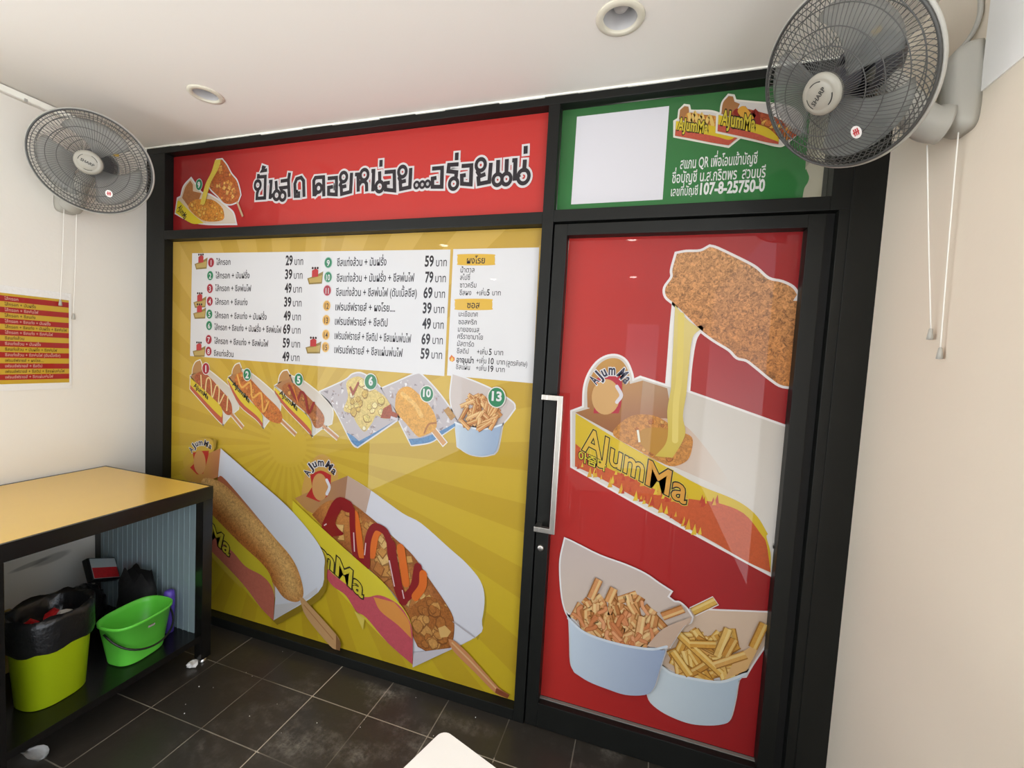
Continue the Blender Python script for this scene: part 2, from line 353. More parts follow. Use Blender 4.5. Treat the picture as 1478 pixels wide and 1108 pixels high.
# ---------------------------------------------------------------- printed posters
rnd = random.Random(11)
TMP = bpy.data.curves.new('lettering', 'FONT'); TOBJ = bpy.data.objects.new('lettering', TMP); COL.objects.link(TOBJ)
UPPER = set('ิีึืั'); TONE = set('่้๊๋์')
def text_polys(s, bold=0.0):
    TMP.body = s; TMP.size = 1.0; TMP.offset = bold; TMP.resolution_u = 3
    for i, ch in enumerate(s):
        TMP.body_format[i].material_index = 2 * i + (1 if (ch in TONE and i and s[i - 1] in UPPER) else 0)
    dg = bpy.context.evaluated_depsgraph_get(); dg.update()
    me = bpy.data.meshes.new_from_object(TOBJ.evaluated_get(dg))
    pol = []
    for p in me.polygons:
        dy = 0.17 if p.material_index % 2 else 0.0
        pol.append(([(me.vertices[i].co.x, me.vertices[i].co.y + dy) for i in p.vertices], p.material_index // 2))
    bpy.data.meshes.remove(me)
    return pol
_lm = bpy.data.materials.new('lettering')
for i in range(110): TMP.materials.append(_lm)

def mixc(a, b, t):
    t = max(0.0, min(1.0, t)); return tuple(a[i] + (b[i] - a[i]) * t for i in range(3))

def soften(pts, lim=40):
    # rounds gentle bends of a closed outline, keeps real corners
    P = [Vector((q[0], q[1], 0)) for q in pts]; n = len(P)
    if n < 6: return [tuple(q[:2]) for q in P]
    co = []
    for i in range(n):
        a, b = P[i] - P[i - 1], P[(i + 1) % n] - P[i]
        if a.length > 1e-9 and b.length > 1e-9 and math.degrees(a.angle(b)) > lim: co.append(i)
    if not co: return [tuple(q[:2]) for q in catmull(P, True, 4)]
    out = []
    for j, c in enumerate(co):
        e = co[(j + 1) % len(co)]; run = [P[c]]; i = c
        while True:
            i = (i + 1) % n; run.append(P[i])
            if i == e: break
        seg = catmull(run, False, 4) if len(run) > 2 else run
        out += [tuple(q[:2]) for q in seg[:-1]]
    return out

class Art:
    """Collects flat printed areas on a plane: axis 'y' (shop front, coordinates x z) or 'x' (left wall, coordinates y z)."""
    STEP = 0.00012
    def __init__(s, root, base, axis='y'):
        s.root, s.base, s.axis, s.k = root, base, axis, 0; s.new()
    def new(s):
        s.bm = bmesh.new(); s.cl = s.bm.loops.layers.float_color.new('Col')
    def P3(s, p, k):
        return (p[0], s.base - k * s.STEP, p[1]) if s.axis == 'y' else (s.base + k * s.STEP, p[0], p[1])
    def face(s, pts, col, tex=0.0, k=None, fn=None):
        k = s.k if k is None else k
        a = sum(pts[i - 1][0] * pts[i][1] - pts[i][0] * pts[i - 1][1] for i in range(len(pts)))
        if a < 0: pts = list(reversed(pts))
        try: f = s.bm.faces.new([s.bm.verts.new(s.P3(p, k)) for p in pts])
        except ValueError: return None
        c = (*lin(col), tex)
        for l in f.loops: l[s.cl] = c
        return f
    def poly(s, pts, col, tex=0.0, sm=False, grad=None, step=0.02, out=None):
        """grad: function (u, v) -> sRGB colour, printed on a finely cut copy of the area. out: (width, colour) border drawn below."""
        if sm: pts = [tuple(p) for p in catmull([Vector((p[0], p[1], 0)) for p in pts], True, 5)]
        else: pts = soften(pts)
        pts = [(p[0], p[1]) for p in pts]
        if out: s.stroke(pts, out[0], out[1], closed=True)
        s.k += 1
        if grad is None: s.face(pts, col, tex); return
        b = bmesh.new(); f = b.faces.new([b.verts.new((p[0], p[1], 0)) for p in pts]); f.normal_update()
        bmesh.ops.triangulate(b, faces=b.faces[:])
        for ax in (0, 1):
            lo = min(p[ax] for p in pts); hi = max(p[ax] for p in pts); n = int((hi - lo) / step)
            for i in range(1, n + 1):
                no = (1, 0, 0) if ax == 0 else (0, 1, 0); co = (lo + i * step, 0, 0) if ax == 0 else (0, lo + i * step, 0)
                bmesh.ops.bisect_plane(b, geom=b.verts[:] + b.edges[:] + b.faces[:], plane_co=co, plane_no=no)
        for fc in b.faces:
            q = [(v.co.x, v.co.y) for v in fc.verts]
            a = sum(q[i - 1][0] * q[i][1] - q[i][0] * q[i - 1][1] for i in range(len(q)))
            if abs(a) < 1e-9: continue
            if a < 0: q.reverse()
            nf = s.bm.faces.new([s.bm.verts.new(s.P3(p, s.k)) for p in q])
            for l, p in zip(nf.loops, q): 
                c = grad(*p); l[s.cl] = (*lin(c[:3]), c[3] if len(c) > 3 else tex)
        b.free()
    def stroke(s, pts, w, col, closed=False, sm=False, tex=0.0, taper=None):
        if sm: pts = catmull([Vector((p[0], p[1], 0)) for p in pts], closed, 5)
        elif closed and len(pts) < 60: pts = soften(pts)
        s.k += 1
        P = [Vector((p[0], p[1])) for p in pts]; P = [q for i, q in enumerate(P) if i == 0 or (q - P[i - 1]).length > 1e-6]; n = len(P); h = w / 2
        if closed and (P[0] - P[-1]).length < 1e-6: P.pop(); n -= 1
        lr = []
        for i in range(n):
            d0 = P[i] - P[i - 1] if closed or i else P[1] - P[0]; d1 = P[(i + 1) % n] - P[i] if closed or i < n - 1 else d0
            d0.normalize(); d1.normalize(); m = d0 + d1
            if m.length < 0.2: m = d1.copy()
            m.normalize(); nn = Vector((-m.y, m.x)); c = max(0.45, abs(nn.dot(Vector((-d0.y, d0.x)))))
            hh = h * (taper(i / n) if taper else 1) / c; lr.append((P[i] + nn * hh, P[i] - nn * hh))
        for i in range(n if closed else n - 1):
            a, b = lr[i], lr[(i + 1) % n]; s.face([a[0], b[0], b[1], a[1]], col, tex)
        if sm and not closed:
            for e, f in ((0, 1), (-1, -2)):
                d = (P[e] - P[f]).normalized(); nn = Vector((-d.y, d.x))
                s.face([P[e] + nn * h * math.cos(t * math.pi / 8) + d * h * math.sin(t * math.pi / 8) for t in range(9)], col, tex)
    def ring(s, c, r, w, col, asp=1.0):
        s.k += 1; n = 22
        for i in range(n):
            a, b = 2 * math.pi * i / n, 2 * math.pi * (i + 1) / n
            s.face([(c[0] + q * math.cos(t) , c[1] + q * asp * math.sin(t)) for q, t in ((r + w / 2, a), (r + w / 2, b), (r - w / 2, b), (r - w / 2, a))], col)
    def disc(s, c, r, col, asp=1.0, rot=0.0, tex=0.0, n=28):
        s.k += 1
        pts = []
        for i in range(n):
            t = 2 * math.pi * i / n; x, y = r * math.cos(t), r * asp * math.sin(t)
            pts.append((c[0] + x * math.cos(rot) - y * math.sin(rot), c[1] + x * math.sin(rot) + y * math.cos(rot)))
        s.face(pts, col, tex)
    def text(s, body, p0, width, size, col, bold=0.0, dirv=None, up=None, halo=None, center=False, fn=None):
        s.k += 1
        d = Vector(dirv).normalized() if dirv else Vector((1, 0)); u = Vector(up).normalized() if up else Vector((-d.y, d.x))
        base = text_polys(body, bold); xs = [x for p, ci in base for x, y in p]; x0, x1 = min(xs), max(xs)
        sc = width / (x1 - x0) if width and width > 0 else size * (-width if width else 1)   # a negative width condenses the letters
        o = Vector(p0) - (d * (x1 - x0) * sc / 2 if center else Vector((0, 0)))
        def put(pol, c, k):
            for p, ci in pol: s.face([o + d * ((x - x0) * sc) + u * (y * size) for x, y in p], c, 0.0, k + 0.08 * (ci % 6), fn)
        for j, (hb, hc) in enumerate(halo or []): put(text_polys(body, bold + hb), hc, s.k + j)
        s.k += len(halo or [])
        put(base, col, s.k)
    def part(s, name, label=None):
        o = obj(name, s.bm, M['print'], s.root, label=label); s.new(); return o

def base_at(pts): return (sum(p[0] for p in pts) / len(pts), YG, min(p[1] for p in pts))
def ins(poly, p):
    r = False
    for i in range(len(poly)):
        a, b = poly[i - 1], poly[i]
        if (a[1] > p[1]) != (b[1] > p[1]) and p[0] < (b[0] - a[0]) * (p[1] - a[1]) / (b[1] - a[1]) + a[0]: r = not r
    return r
def nuggets(A, poly, n, r0, r1, cols, rs=3, tex=0.45, sq=False):
    """Small irregular printed bits of food scattered inside an outline."""
    q = random.Random(rs); xs = [p[0] for p in poly]; zs = [p[1] for p in poly]; k0 = A.k; c_ = 0
    for t in range(n * 30):
        p = (q.uniform(min(xs), max(xs)), q.uniform(min(zs), max(zs)))
        if not ins(poly, p): continue
        r = q.uniform(r0, r1); m = 4 if sq else 7; ph = q.uniform(0, 6.3)
        pts = [(p[0] + r * q.uniform(0.75, 1.15) * math.cos(ph + 2 * math.pi * i / m), p[1] + r * q.uniform(0.75, 1.15) * math.sin(ph + 2 * math.pi * i / m)) for i in range(m)]
        if not all(ins(poly, z) for z in pts): continue
        A.k = k0 + 1 + (c_ % 40) * 0.3; c_ += 1
        col = q.choice(cols); A.face([(a + (a - p[0]) * 0.22, b + (b - p[1]) * 0.22 - r * 0.1) for a, b in pts], mixc(col, (90, 45, 10), 0.5), tex); A.face(pts, col, tex, A.k + 0.15)
        if c_ >= n: break
    A.k = k0 + 14
def ridge(line, w, cm, ce, tex):
    # printed body of a round snack: colour by distance from its middle line
    P = [Vector(q) for q in line]
    def f(u, v):
        q = Vector((u, v)); d = 9
        for a, b in zip(P, P[1:]):
            e = b - a; t = max(0, min(1, (q - a).dot(e) / e.length_squared)); d = min(d, (q - a - e * t).length)
        return (*mixc(cm, ce, (d / w) ** 1.6), tex)
    return f
def fry(A, a, b, w, col, taper=None):
    A.stroke([a, b], w * 1.25, mixc(col, (120, 70, 15), 0.55)); d = Vector(b) - Vector(a); d.normalize(); n = Vector((-d.y, d.x)) * w * 0.12
    A.stroke([Vector(a) + n * 0.4, Vector(b) + n * 0.4], w, col, tex=0.12); A.stroke([Vector(a) + n * 2, Vector(b) + n * 2], w * 0.35, mixc(col, (255, 236, 170), 0.5))
def grad2(a, b, ca, cb, ta=0.0):
    d = Vector(b) - Vector(a); L2 = d.length_squared
    return lambda u, v: mixc(ca, cb, (Vector((u, v)) - Vector(a)).dot(d) / L2)

WHITE = (232, 231, 232); INK = (44, 38, 44); GRN = (42, 132, 88); RED = (172, 34, 52); AMB = (226, 172, 74)
FRY = [(226, 176, 84), (214, 158, 66), (232, 188, 104), (200, 142, 58), (222, 170, 92)]
SAU = [(222, 160, 100), (206, 140, 82), (230, 178, 122), (190, 122, 66), (214, 150, 96)]

# --- red banner above the menu
t = thing('banner_sign', 'long red banner with black Thai lettering above the yellow menu poster', 'sign', ((0.142 + XM0) / 2, YG, 2.150))
A = Art(t, YG)
bx = ((0.144, 2.152), (XM0 - 0.002, 2.152), (XM0 - 0.002, 2.561), (0.144, 2.561))
A.poly(bx, (200, 50, 46), grad=lambda u, v: mixc((150, 26, 28), (206, 56, 50), (u - 0.1) / 0.9), step=0.12); A.part('sheet')
k0 = 4
W1 = 0.0175
AST = [[(0.7548,2.3543),(0.7446,2.3272),(0.7437,2.3037),(0.7961,2.3037),(0.7971,2.4100),(0.7502,2.4109),(0.7521,2.4260)], [(0.7727,2.4601),(0.7874,2.4549),(0.7756,2.4395),(0.8076,2.4418)], [(0.8214,2.3827),(0.8358,2.3829),(0.8299,2.2959)], [(0.8327,2.3045),(0.8564,2.3206)], [(0.8666,2.3837),(0.8720,2.3295)],
 [(0.8966,2.3799),(0.9453,2.3823),(0.9523,2.2994)], [(0.9453,2.3823),(0.9515,2.4178)], [(0.9102,2.3214),(0.8976,2.3464),(0.9434,2.3481)], [(1.0112,2.3228),(1.0119,2.3000),(0.9902,2.3007),(0.9854,2.3614),(0.9969,2.3845),(1.0234,2.3894),(1.0391,2.3720),(1.0445,2.2941)],
 [(1.1048,2.2941),(1.1009,2.3678),(1.1102,2.3822),(1.1589,2.3821),(1.1636,2.2896)], [(1.1061,2.2974),(1.1252,2.3119)], [(1.1311,2.3451),(1.1293,2.3547)], [(1.1833,2.3732),(1.2344,2.3735),(1.2361,2.2942),(1.1915,2.2991),(1.1904,2.3302),(1.2156,2.3319)],
 [(1.2674,2.3565),(1.2580,2.3379),(1.2672,2.3275),(1.2924,2.3313)], [(1.2631,2.3294),(1.2671,2.2946),(1.3175,2.3025),(1.3200,2.3903)], [(1.3394,2.3802),(1.3565,2.3801),(1.3610,2.2999)], [(1.3612,2.3285),(1.3748,2.3454),(1.3942,2.3462),(1.4051,2.3337),(1.4078,2.2981)], [(1.3924,2.3587),(1.3970,2.3423)],
 [(1.4297,2.3897),(1.4424,2.3898),(1.4413,2.2966)], [(1.4435,2.3045),(1.4632,2.3182)], [(1.4743,2.3848),(1.4778,2.3332)], [(1.4802,2.4361),(1.4803,2.4055)], [(1.5015,2.3791),(1.5524,2.3790),(1.5581,2.2932),(1.5094,2.3004),(1.5081,2.3296),(1.5317,2.3306)],
 [(1.5870,2.3609),(1.5803,2.3472),(1.5896,2.3294),(1.6156,2.3334)], [(1.5859,2.3312),(1.5899,2.2975),(1.6369,2.3029),(1.6377,2.3882)],
 [(1.7454,2.3764),(1.7950,2.3767),(1.7968,2.2947),(1.7516,2.2976),(1.7499,2.3334),(1.7695,2.3351)], [(1.8735,2.3856),(1.8275,2.3862),(1.8254,2.3593),(1.8652,2.3524),(1.8640,2.3335),(1.8569,2.3180)], [(1.8631,2.4357),(1.8631,2.4034)], [(1.8885,2.3765),(1.9348,2.3759),(1.9358,2.2958),(1.8936,2.3015),(1.8918,2.3355),(1.9105,2.3371)],
 [(1.9704,2.3613),(1.9653,2.3460),(1.9777,2.3274),(2.0021,2.3345)], [(1.9690,2.3285),(1.9735,2.2953),(2.0211,2.3009),(2.0241,2.3796)], [(2.0564,2.3886),(2.0575,2.3218)], [(2.0950,2.3893),(2.0963,2.3219)], [(2.1192,2.3815),(2.1336,2.3813),(2.1344,2.2976)], [(2.1369,2.3085),(2.1566,2.3214)], [(2.1744,2.3804),(2.1734,2.3297)], [(2.1747,2.4356),(2.1756,2.4035)]]
ARG = [([(0.7489,2.3699)], .019), ([(0.8732,2.3121)], .019), ([(0.9115,2.3058)], .018), ([(1.1316,2.3305)], .017), ([(1.2755,2.3728)], .019), ([(1.3917,2.3749)], .021), ([(1.4773,2.3157)], .020), ([(1.5955,2.3743)], .020),
 ([(1.6716,2.3100)], .012), ([(1.7001,2.3102)], .012), ([(1.7270,2.3115)], .012), ([(1.8543,2.3041)], .020), ([(1.9778,2.3745)], .021), ([(2.0584,2.3072)], .020), ([(2.0976,2.3074)], .020), ([(2.1719,2.3118)], .024)]
def stretch(p): return p
for w, c, kk in ((0.017, (232, 228, 228), 0), (0.0, INK, 12)):
    for j, s_ in enumerate(AST):
        d0 = (Vector(s_[0]) - Vector(s_[1])).normalized() * w / 2; d1 = (Vector(s_[-1]) - Vector(s_[-2])).normalized() * w / 2
        q = [Vector(s_[0]) + d0] + [Vector(v) for v in s_[1:-1]] + [Vector(s_[-1]) + d1]
        A.k = k0 + kk + j * .22; A.stroke(q, W1 + w, c)
    for j, ((c_,), r) in enumerate(ARG):
        A.k = k0 + kk + 7.5 + j * .22; A.ring(c_, r, (W1 * .85 if r > .014 else .010) + w, c, 1.15)
A.part('lettering', 'thick black Thai lettering with a white outline')
# picture of a fried stick and its paper tray
A.k = 4
trayo = [(0.1645,2.2584),(0.1787,2.3344),(0.2037,2.3418),(0.2254,2.3971),(0.2766,2.4358),(0.3039,2.4060),(0.3556,2.3540),(0.4132,2.3402),(0.4891,2.3016),(0.5454,2.2645),(0.5826,2.2356),(0.6019,2.1839),(0.3968,2.1920),(0.2701,2.2147)]
A.poly(trayo, (224, 200, 170), out=(0.018, WHITE))
A.poly([(0.2112,2.3379),(0.2353,2.3929),(0.2719,2.4256),(0.2918,2.4033),(0.2923,2.3683),(0.3556,2.3540),(0.3273,2.3103),(0.2691,2.2783)], (176, 112, 60), tex=0.2)
A.poly([(0.3968,2.1920),(0.3575,2.2425),(0.4324,2.3253),(0.4892,2.2947),(0.5827,2.2322),(0.5973,2.1874)], (226, 210, 190), grad=None)
f1 = [(0.2592,2.2858),(0.2882,2.3160),(0.3513,2.3230),(0.4326,2.3150),(0.4894,2.2845),(0.5180,2.2488),(0.5097,2.2047),(0.3966,2.2024),(0.3188,2.2337)]
A.poly(f1, (214, 140, 50), tex=0.6, sm=True); nuggets(A, f1, 30, .006, .012, [(228, 166, 66), (204, 126, 44), (236, 186, 90)], 5)
A.poly([(0.1789,2.3219),(0.1939,2.3229),(0.2693,2.2641),(0.3776,2.1927),(0.2851,2.1964),(0.1645,2.2584)], (228, 206, 40)); A.text('AJumMa', [(0.1794,2.2827)][0], .085, .05, (40, 34, 20), .02, dirv=(.62, -.78))
fo = [(0.4662,2.5179),(0.5033,2.5182),(0.5361,2.4853),(0.5690,2.4390),(0.6060,2.4029),(0.6249,2.3614),(0.6347,2.3273),(0.6175,2.2947),(0.5679,2.2838),(0.5217,2.2930),(0.4792,2.3295),(0.4220,2.3741),(0.4119,2.4092),(0.4482,2.4819)]
A.poly(fo, (186, 96, 40), tex=0.5, out=(0.014, WHITE)); nuggets(A, fo, 34, .008, .016, [(224, 150, 70), (206, 120, 56), (236, 178, 92), (190, 100, 50)], 8, sq=True)
A.poly([(0.4569,2.5186),(0.4986,2.5186),(0.4765,2.4661),(0.4308,2.4079),(0.4082,2.3543),(0.3854,2.2933),(0.3518,2.2916),(0.3701,2.3462),(0.3930,2.4036),(0.4299,2.4559)], (226, 200, 76), tex=0.12)
A.stroke([(0.6130,2.2949),(0.6552,2.2154)], .012, (206, 176, 140)); A.disc([(0.3428,2.3982)][0], .0255, (226, 232, 226), 1.25); A.disc([(0.3428,2.3982)][0], .023, GRN, 1.25); A.text('9', [(0.3320,2.3826)][0], -.9, .042, WHITE, .04)
A.part('food_picture', 'small picture of a fried snack on a stick in a paper tray')

# --- yellow menu poster
MB = ((0.144, 0.052), (XM0 - 0.002, 0.052), (XM0 - 0.002, 2.100), (0.144, 2.100))
t = thing('menu_poster', 'big yellow menu poster of corn dogs filling the window left of the door', 'poster', ((0.142 + XM0) / 2, YG, 0.05))
A = Art(t, YG)
def gold(u, v): return mixc((206, 178, 34), (214, 176, 82), (v - 0.3) / 1.6)
A.poly(MB, (206, 178, 60), grad=gold, step=0.15)
cx, cz = 0.98, 1.05
for i in range(30):                                              # sunburst rays
    a0 = 2 * math.pi * (i + 0.12) / 30; a1 = a0 + 2 * math.pi / 30 * 0.46; pts = []
    for a, r in ((a0, 0.12), (a1, 0.12)):
        pts.append((cx + r * math.cos(a), cz + r * math.sin(a)))
    def hit(a):
        dx, dz = math.cos(a), math.sin(a); tt = []
        tt.append(((MB[1][0] if dx > 0 else MB[0][0]) - cx) / dx if abs(dx) > 1e-6 else 9); tt.append(((MB[2][1] if dz > 0 else MB[0][1]) - cz) / dz if abs(dz) > 1e-6 else 9)
        q = min(tt); return (cx + dx * q, cz + dz * q)
    h0, h1 = hit(a0), hit(a1); mid = []
    if abs(h0[0] - h1[0]) > 1e-4 and abs(h0[1] - h1[1]) > 1e-4:
        mid = [(MB[1][0] if math.cos(a0) > 0 else MB[0][0], MB[2][1] if math.sin(a0) > 0 else MB[0][1])]
    A.k = 0.5; A.poly([pts[0], h0] + mid + [h1, pts[1]], (0, 0, 0), grad=lambda u, v: mixc(gold(u, v), (176, 138, 30), 0.20 + 0.1 * math.hypot(u - cx, v - cz)), step=0.3)
A.part('sheet')
# price panels
A.k = 3
A.poly([(0.2913,2.0349),(1.8531,2.0210),(1.8513,1.4600),(0.2841,1.4705)], WHITE); A.k = 3; A.poly([(1.8665,2.0222),(2.2569,2.0206),(2.2642,1.4565),(1.8648,1.4637)], WHITE)
A.part('price_panel')
ROWS = [(1, RED, [(0.4327,1.9829),(0.4690,1.9692),(0.5707,1.9680),(0.9390,1.9638),(0.9830,1.9633),(0.9953,1.9632),(1.0484,1.9626)], 'ไส้กรอก', '29'),
 (2, GRN, [(0.4273,1.9127),(0.4647,1.8979),(0.7037,1.8973),(0.9369,1.8948),(0.9827,1.8947),(0.9934,1.8947),(1.0466,1.8946)], 'ไส้กรอก + มันฝรั่ง', '39'),
 (3, RED, [(0.4267,1.8436),(0.4641,1.8304),(0.7169,1.8320),(0.9373,1.8255),(0.9807,1.8258),(0.9914,1.8259),(1.0447,1.8263)], 'ไส้กรอก + ชีสพ่นไฟ', '49'),
 (4, RED, [(0.4270,1.7750),(0.4636,1.7578),(0.6936,1.7614),(0.9352,1.7559),(0.9812,1.7567),(0.9911,1.7568),(1.0454,1.7578)], 'ไส้กรอก + ชีสแท่ง', '39'),
 (5, GRN, [(0.4254,1.7053),(0.4631,1.6849),(0.8242,1.6939),(0.9348,1.6860),(0.9792,1.6872),(0.9900,1.6875),(1.0435,1.6889)], 'ไส้กรอก + ชีสแท่ง + มันฝรั่ง', '49'),
 (6, GRN, [(0.4246,1.6433),(0.4624,1.6210),(0.9211,1.6362),(0.9326,1.6185),(0.9788,1.6201),(0.9896,1.6205),(1.0432,1.6224)], 'ไส้กรอก + ชีสแท่ง + มันฝรั่ง + ชีสพ่นไฟ', '69'),
 (7, RED, [(0.4230,1.5674),(0.4619,1.5468),(0.8383,1.5629),(0.9330,1.5481),(0.9776,1.5501),(0.9893,1.5506),(1.0430,1.5531)], 'ไส้กรอก + ชีสแท่ง + ชีสพ่นไฟ', '59'),
 (8, RED, [(0.4232,1.5035),(0.4613,1.4803),(0.6025,1.4875),(0.9325,1.4788),(0.9772,1.4812),(0.9881,1.4818),(1.0419,1.4847)], 'ชีสแท่งล้วน', '49'),
 (9, GRN, [(1.2005,1.9721),(1.2516,1.9552),(1.5285,1.9523),(1.7285,1.9487),(1.7735,1.9482),(1.7853,1.9481),(1.8378,1.9475)], 'ชีสแท่งล้วน + มันฝรั่ง', '59'),
 (10, GRN, [(1.2020,1.9028),(1.2524,1.8808),(1.6783,1.8808),(1.7337,1.8777),(1.7745,1.8777),(1.7846,1.8778),(1.8372,1.8778)], 'ชีสแท่งล้วน + มันฝรั่ง + ชีสพ่นไฟ', '79'),
 (11, RED, [(1.1994,1.8375),(1.2510,1.8125),(1.6944,1.8168),(1.7285,1.8080),(1.7737,1.8085),(1.7847,1.8086),(1.8366,1.8092)], 'ชีสแท่งล้วน + ชีสพ่นไฟ (ดับเบิ้ลชีส)', '69'),
 (12, AMB, [(1.1991,1.7636),(1.2507,1.7424),(1.5845,1.7489),(1.7284,1.7395),(1.7728,1.7405),(1.7847,1.7407),(1.8367,1.7419)], 'เฟรนช์ฟรายส์ + ผงโรย....', '39'),
 (13, AMB, [(1.1986,1.6935),(1.2503,1.6727),(1.5468,1.6815),(1.7292,1.6693),(1.7728,1.6707),(1.7847,1.6710),(1.8369,1.6727)], 'เฟรนช์ฟรายส์ + ชีสดิป', '49'),
 (14, AMB, [(1.1991,1.6216),(1.2509,1.6029),(1.6749,1.6196),(1.7282,1.5994),(1.7729,1.6013),(1.7848,1.6018),(1.8362,1.6040)], 'เฟรนช์ฟรายส์ + ชีสดิป + ชีสแผ่นพ่นไฟ', '69'),
 (15, AMB, [(1.1983,1.5609),(1.2515,1.5352),(1.6337,1.5539),(1.7271,1.5330),(1.7718,1.5354),(1.7829,1.5360),(1.8361,1.5388)], 'เฟรนช์ฟรายส์ + ชีสแผ่นพ่นไฟ', '59')]
FS = 0.050
for no, c, q, s_, pr in ROWS:
    A.k = 6; A.text(s_, q[1], q[2][0] - q[1][0], FS * (0.86 if no < 9 else 1), INK, 0.014)
    A.k = 6; A.text(pr, q[3], q[4][0] - q[3][0], FS * 1.34, INK, 0.03)
    A.k = 6; A.text('บาท', q[5], q[6][0] - q[5][0], FS, INK, 0.006)
NN = [([(1.9063,1.9204),(1.9728,1.9200)], 'น้ำตาล'), ([(1.9063,1.8881),(1.9530,1.8880)], 'สไปซี่'), ([(1.9065,1.8550),(1.9850,1.8553)], 'ซาวครีม'), ([(1.9066,1.8218),(1.9629,1.8223)], 'ชีสผง'), ([(1.9869,1.8211),(2.0333,1.8215)], '+เพิ่ม'), ([(2.0605,1.8218),(2.0989,1.8221)], 'บาท'),
 ([(1.9082,1.7285),(1.9989,1.7307)], 'มะเขือเทศ'), ([(1.9084,1.6944),(1.9952,1.6969)], 'ซอสพริก'), ([(1.9077,1.6616),(2.0089,1.6650)], 'มายองเนส'), ([(1.9069,1.6302),(2.0279,1.6349)], 'ศรีราชามาโย'), ([(1.9069,1.5980),(1.9877,1.6016)], 'มัสตาร์ด'), ([(1.9070,1.5658),(1.9638,1.5686)], 'ชีสดิป'),
 ([(2.0039,1.5662),(2.0528,1.5686)], '+เพิ่ม'), ([(2.0841,1.5673),(2.1248,1.5693)], 'บาท'), ([(2.0029,1.5276),(2.0494,1.5303)], '+เพิ่ม'), ([(2.0980,1.5271),(2.1348,1.5292)], 'บาท'), ([(2.1411,1.5253),(2.2341,1.5306)], '(สูตรพิเศษ)'), ([(1.9065,1.4951),(1.9739,1.4992)], 'ชีสแผ่น'), ([(2.0030,1.4950),(2.0512,1.4980)], '+เพิ่ม'), ([(2.0959,1.4949),(2.1359,1.4974)], 'บาท')]
for q, s_ in NN: A.k = 6; A.text(s_, q[0], q[1][0] - q[0][0], .032, INK, .006)
for q, s_ in (([(2.0356,1.8215),(2.0512,1.8217)], '5'), ([(2.0592,1.5660),(2.0763,1.5669)], '5'), ([(2.0599,1.5264),(2.0886,1.5281)], '10'), ([(2.0601,1.4934),(2.0881,1.4951)], '19')): A.k = 6; A.text(s_, q[0], -.78, .038, INK, .02)
A.k = 6; q = [(1.9074,1.5253),(1.9899,1.5299)]; A.text('อาจุมม่า', q[0], q[1][0] - q[0][0], .034, INK, .03)
A.part('price_list', 'dark Thai menu lines and prices')
for q, s_ in (([(1.9005,1.9996),(2.0506,1.9967),(2.0628,1.9858),(2.0642,1.9609),(2.0532,1.9503),(1.9030,1.9520),(1.8902,1.9631),(1.8889,1.9888)], 'ผงโรย'), ([(1.8985,1.8047),(2.0497,1.8065),(2.0619,1.7958),(2.0633,1.7706),(2.0523,1.7595),(1.9011,1.7566),(1.8882,1.7675),(1.8869,1.7934)], 'ซอส')):
    A.k = 5; A.poly(q, (228, 184, 66), sm=True); c_ = (sum(p[0] for p in q) / 8, sum(p[1] for p in q) / 8 - .016); A.text(s_, c_, .085 if s_ == 'ผงโรย' else .060, .040, INK, .014, center=True); A.part('heading_pill', 'yellow rounded heading')
A.k = 5; A.poly([(1.8710,1.5422),(1.8788,1.5524),(1.8810,1.5578),(1.8896,1.5507),(1.8981,1.5459),(1.8988,1.5339),(1.8884,1.5258),(1.8758,1.5296)], (226, 120, 44)); A.poly([(1.8780,1.5350),(1.8848,1.5482),(1.8936,1.5381),(1.8883,1.5280),(1.8800,1.5283)], (244, 200, 90))
A.part('flame_icon', 'small orange flame')
for no, c, q, s_, pr in ROWS:
    A.k = 9; A.disc(q[0], .0235 if no > 8 else .0225, mixc(c, (250, 250, 250), .55), 1.15); A.disc(q[0], .0205, c, 1.15)
    A.text(str(no), (q[0][0], q[0][1] - .0155), -.95 if no < 10 else -.72, .040, WHITE if c != AMB else (60, 40, 24), .014, center=True)
    A.part('number_badge', 'round %s badge with the number %d' % ('amber' if c == AMB else 'red' if c == RED else 'green', no))
for q in ([(0.3606,1.9803)], [(0.3553,1.7712)], [(0.3544,1.7109)], [(0.3539,1.5017)], [(1.1264,1.9006)], [(1.1269,1.5577)]):
    x, z = q[0]; A.k = 6
    A.poly([(x - .05, z - .004), (x - .038, z - .034), (x + .04, z - .03), (x + .046, z + .03), (x - .005, z + .008)], (150, 126, 66)); A.poly([(x - .04, z - .006), (x - .034, z - .026), (x + .036, z - .022), (x + .04, z + .012), (x - .003, z + .0)], (196, 168, 96))
    A.poly([(x - .022, z + .002), (x + .016, z + .004), (x + .016, z + .036), (x + .0, z + .044), (x - .022, z + .034)], (196, 56, 58)); 
    for dx in (-.018, -.003, .012): A.k = 9; A.disc((x + dx, z + .046), .006, (66, 36, 36))
    A.part('gold_ribbon', 'small gold ribbon with a red top')

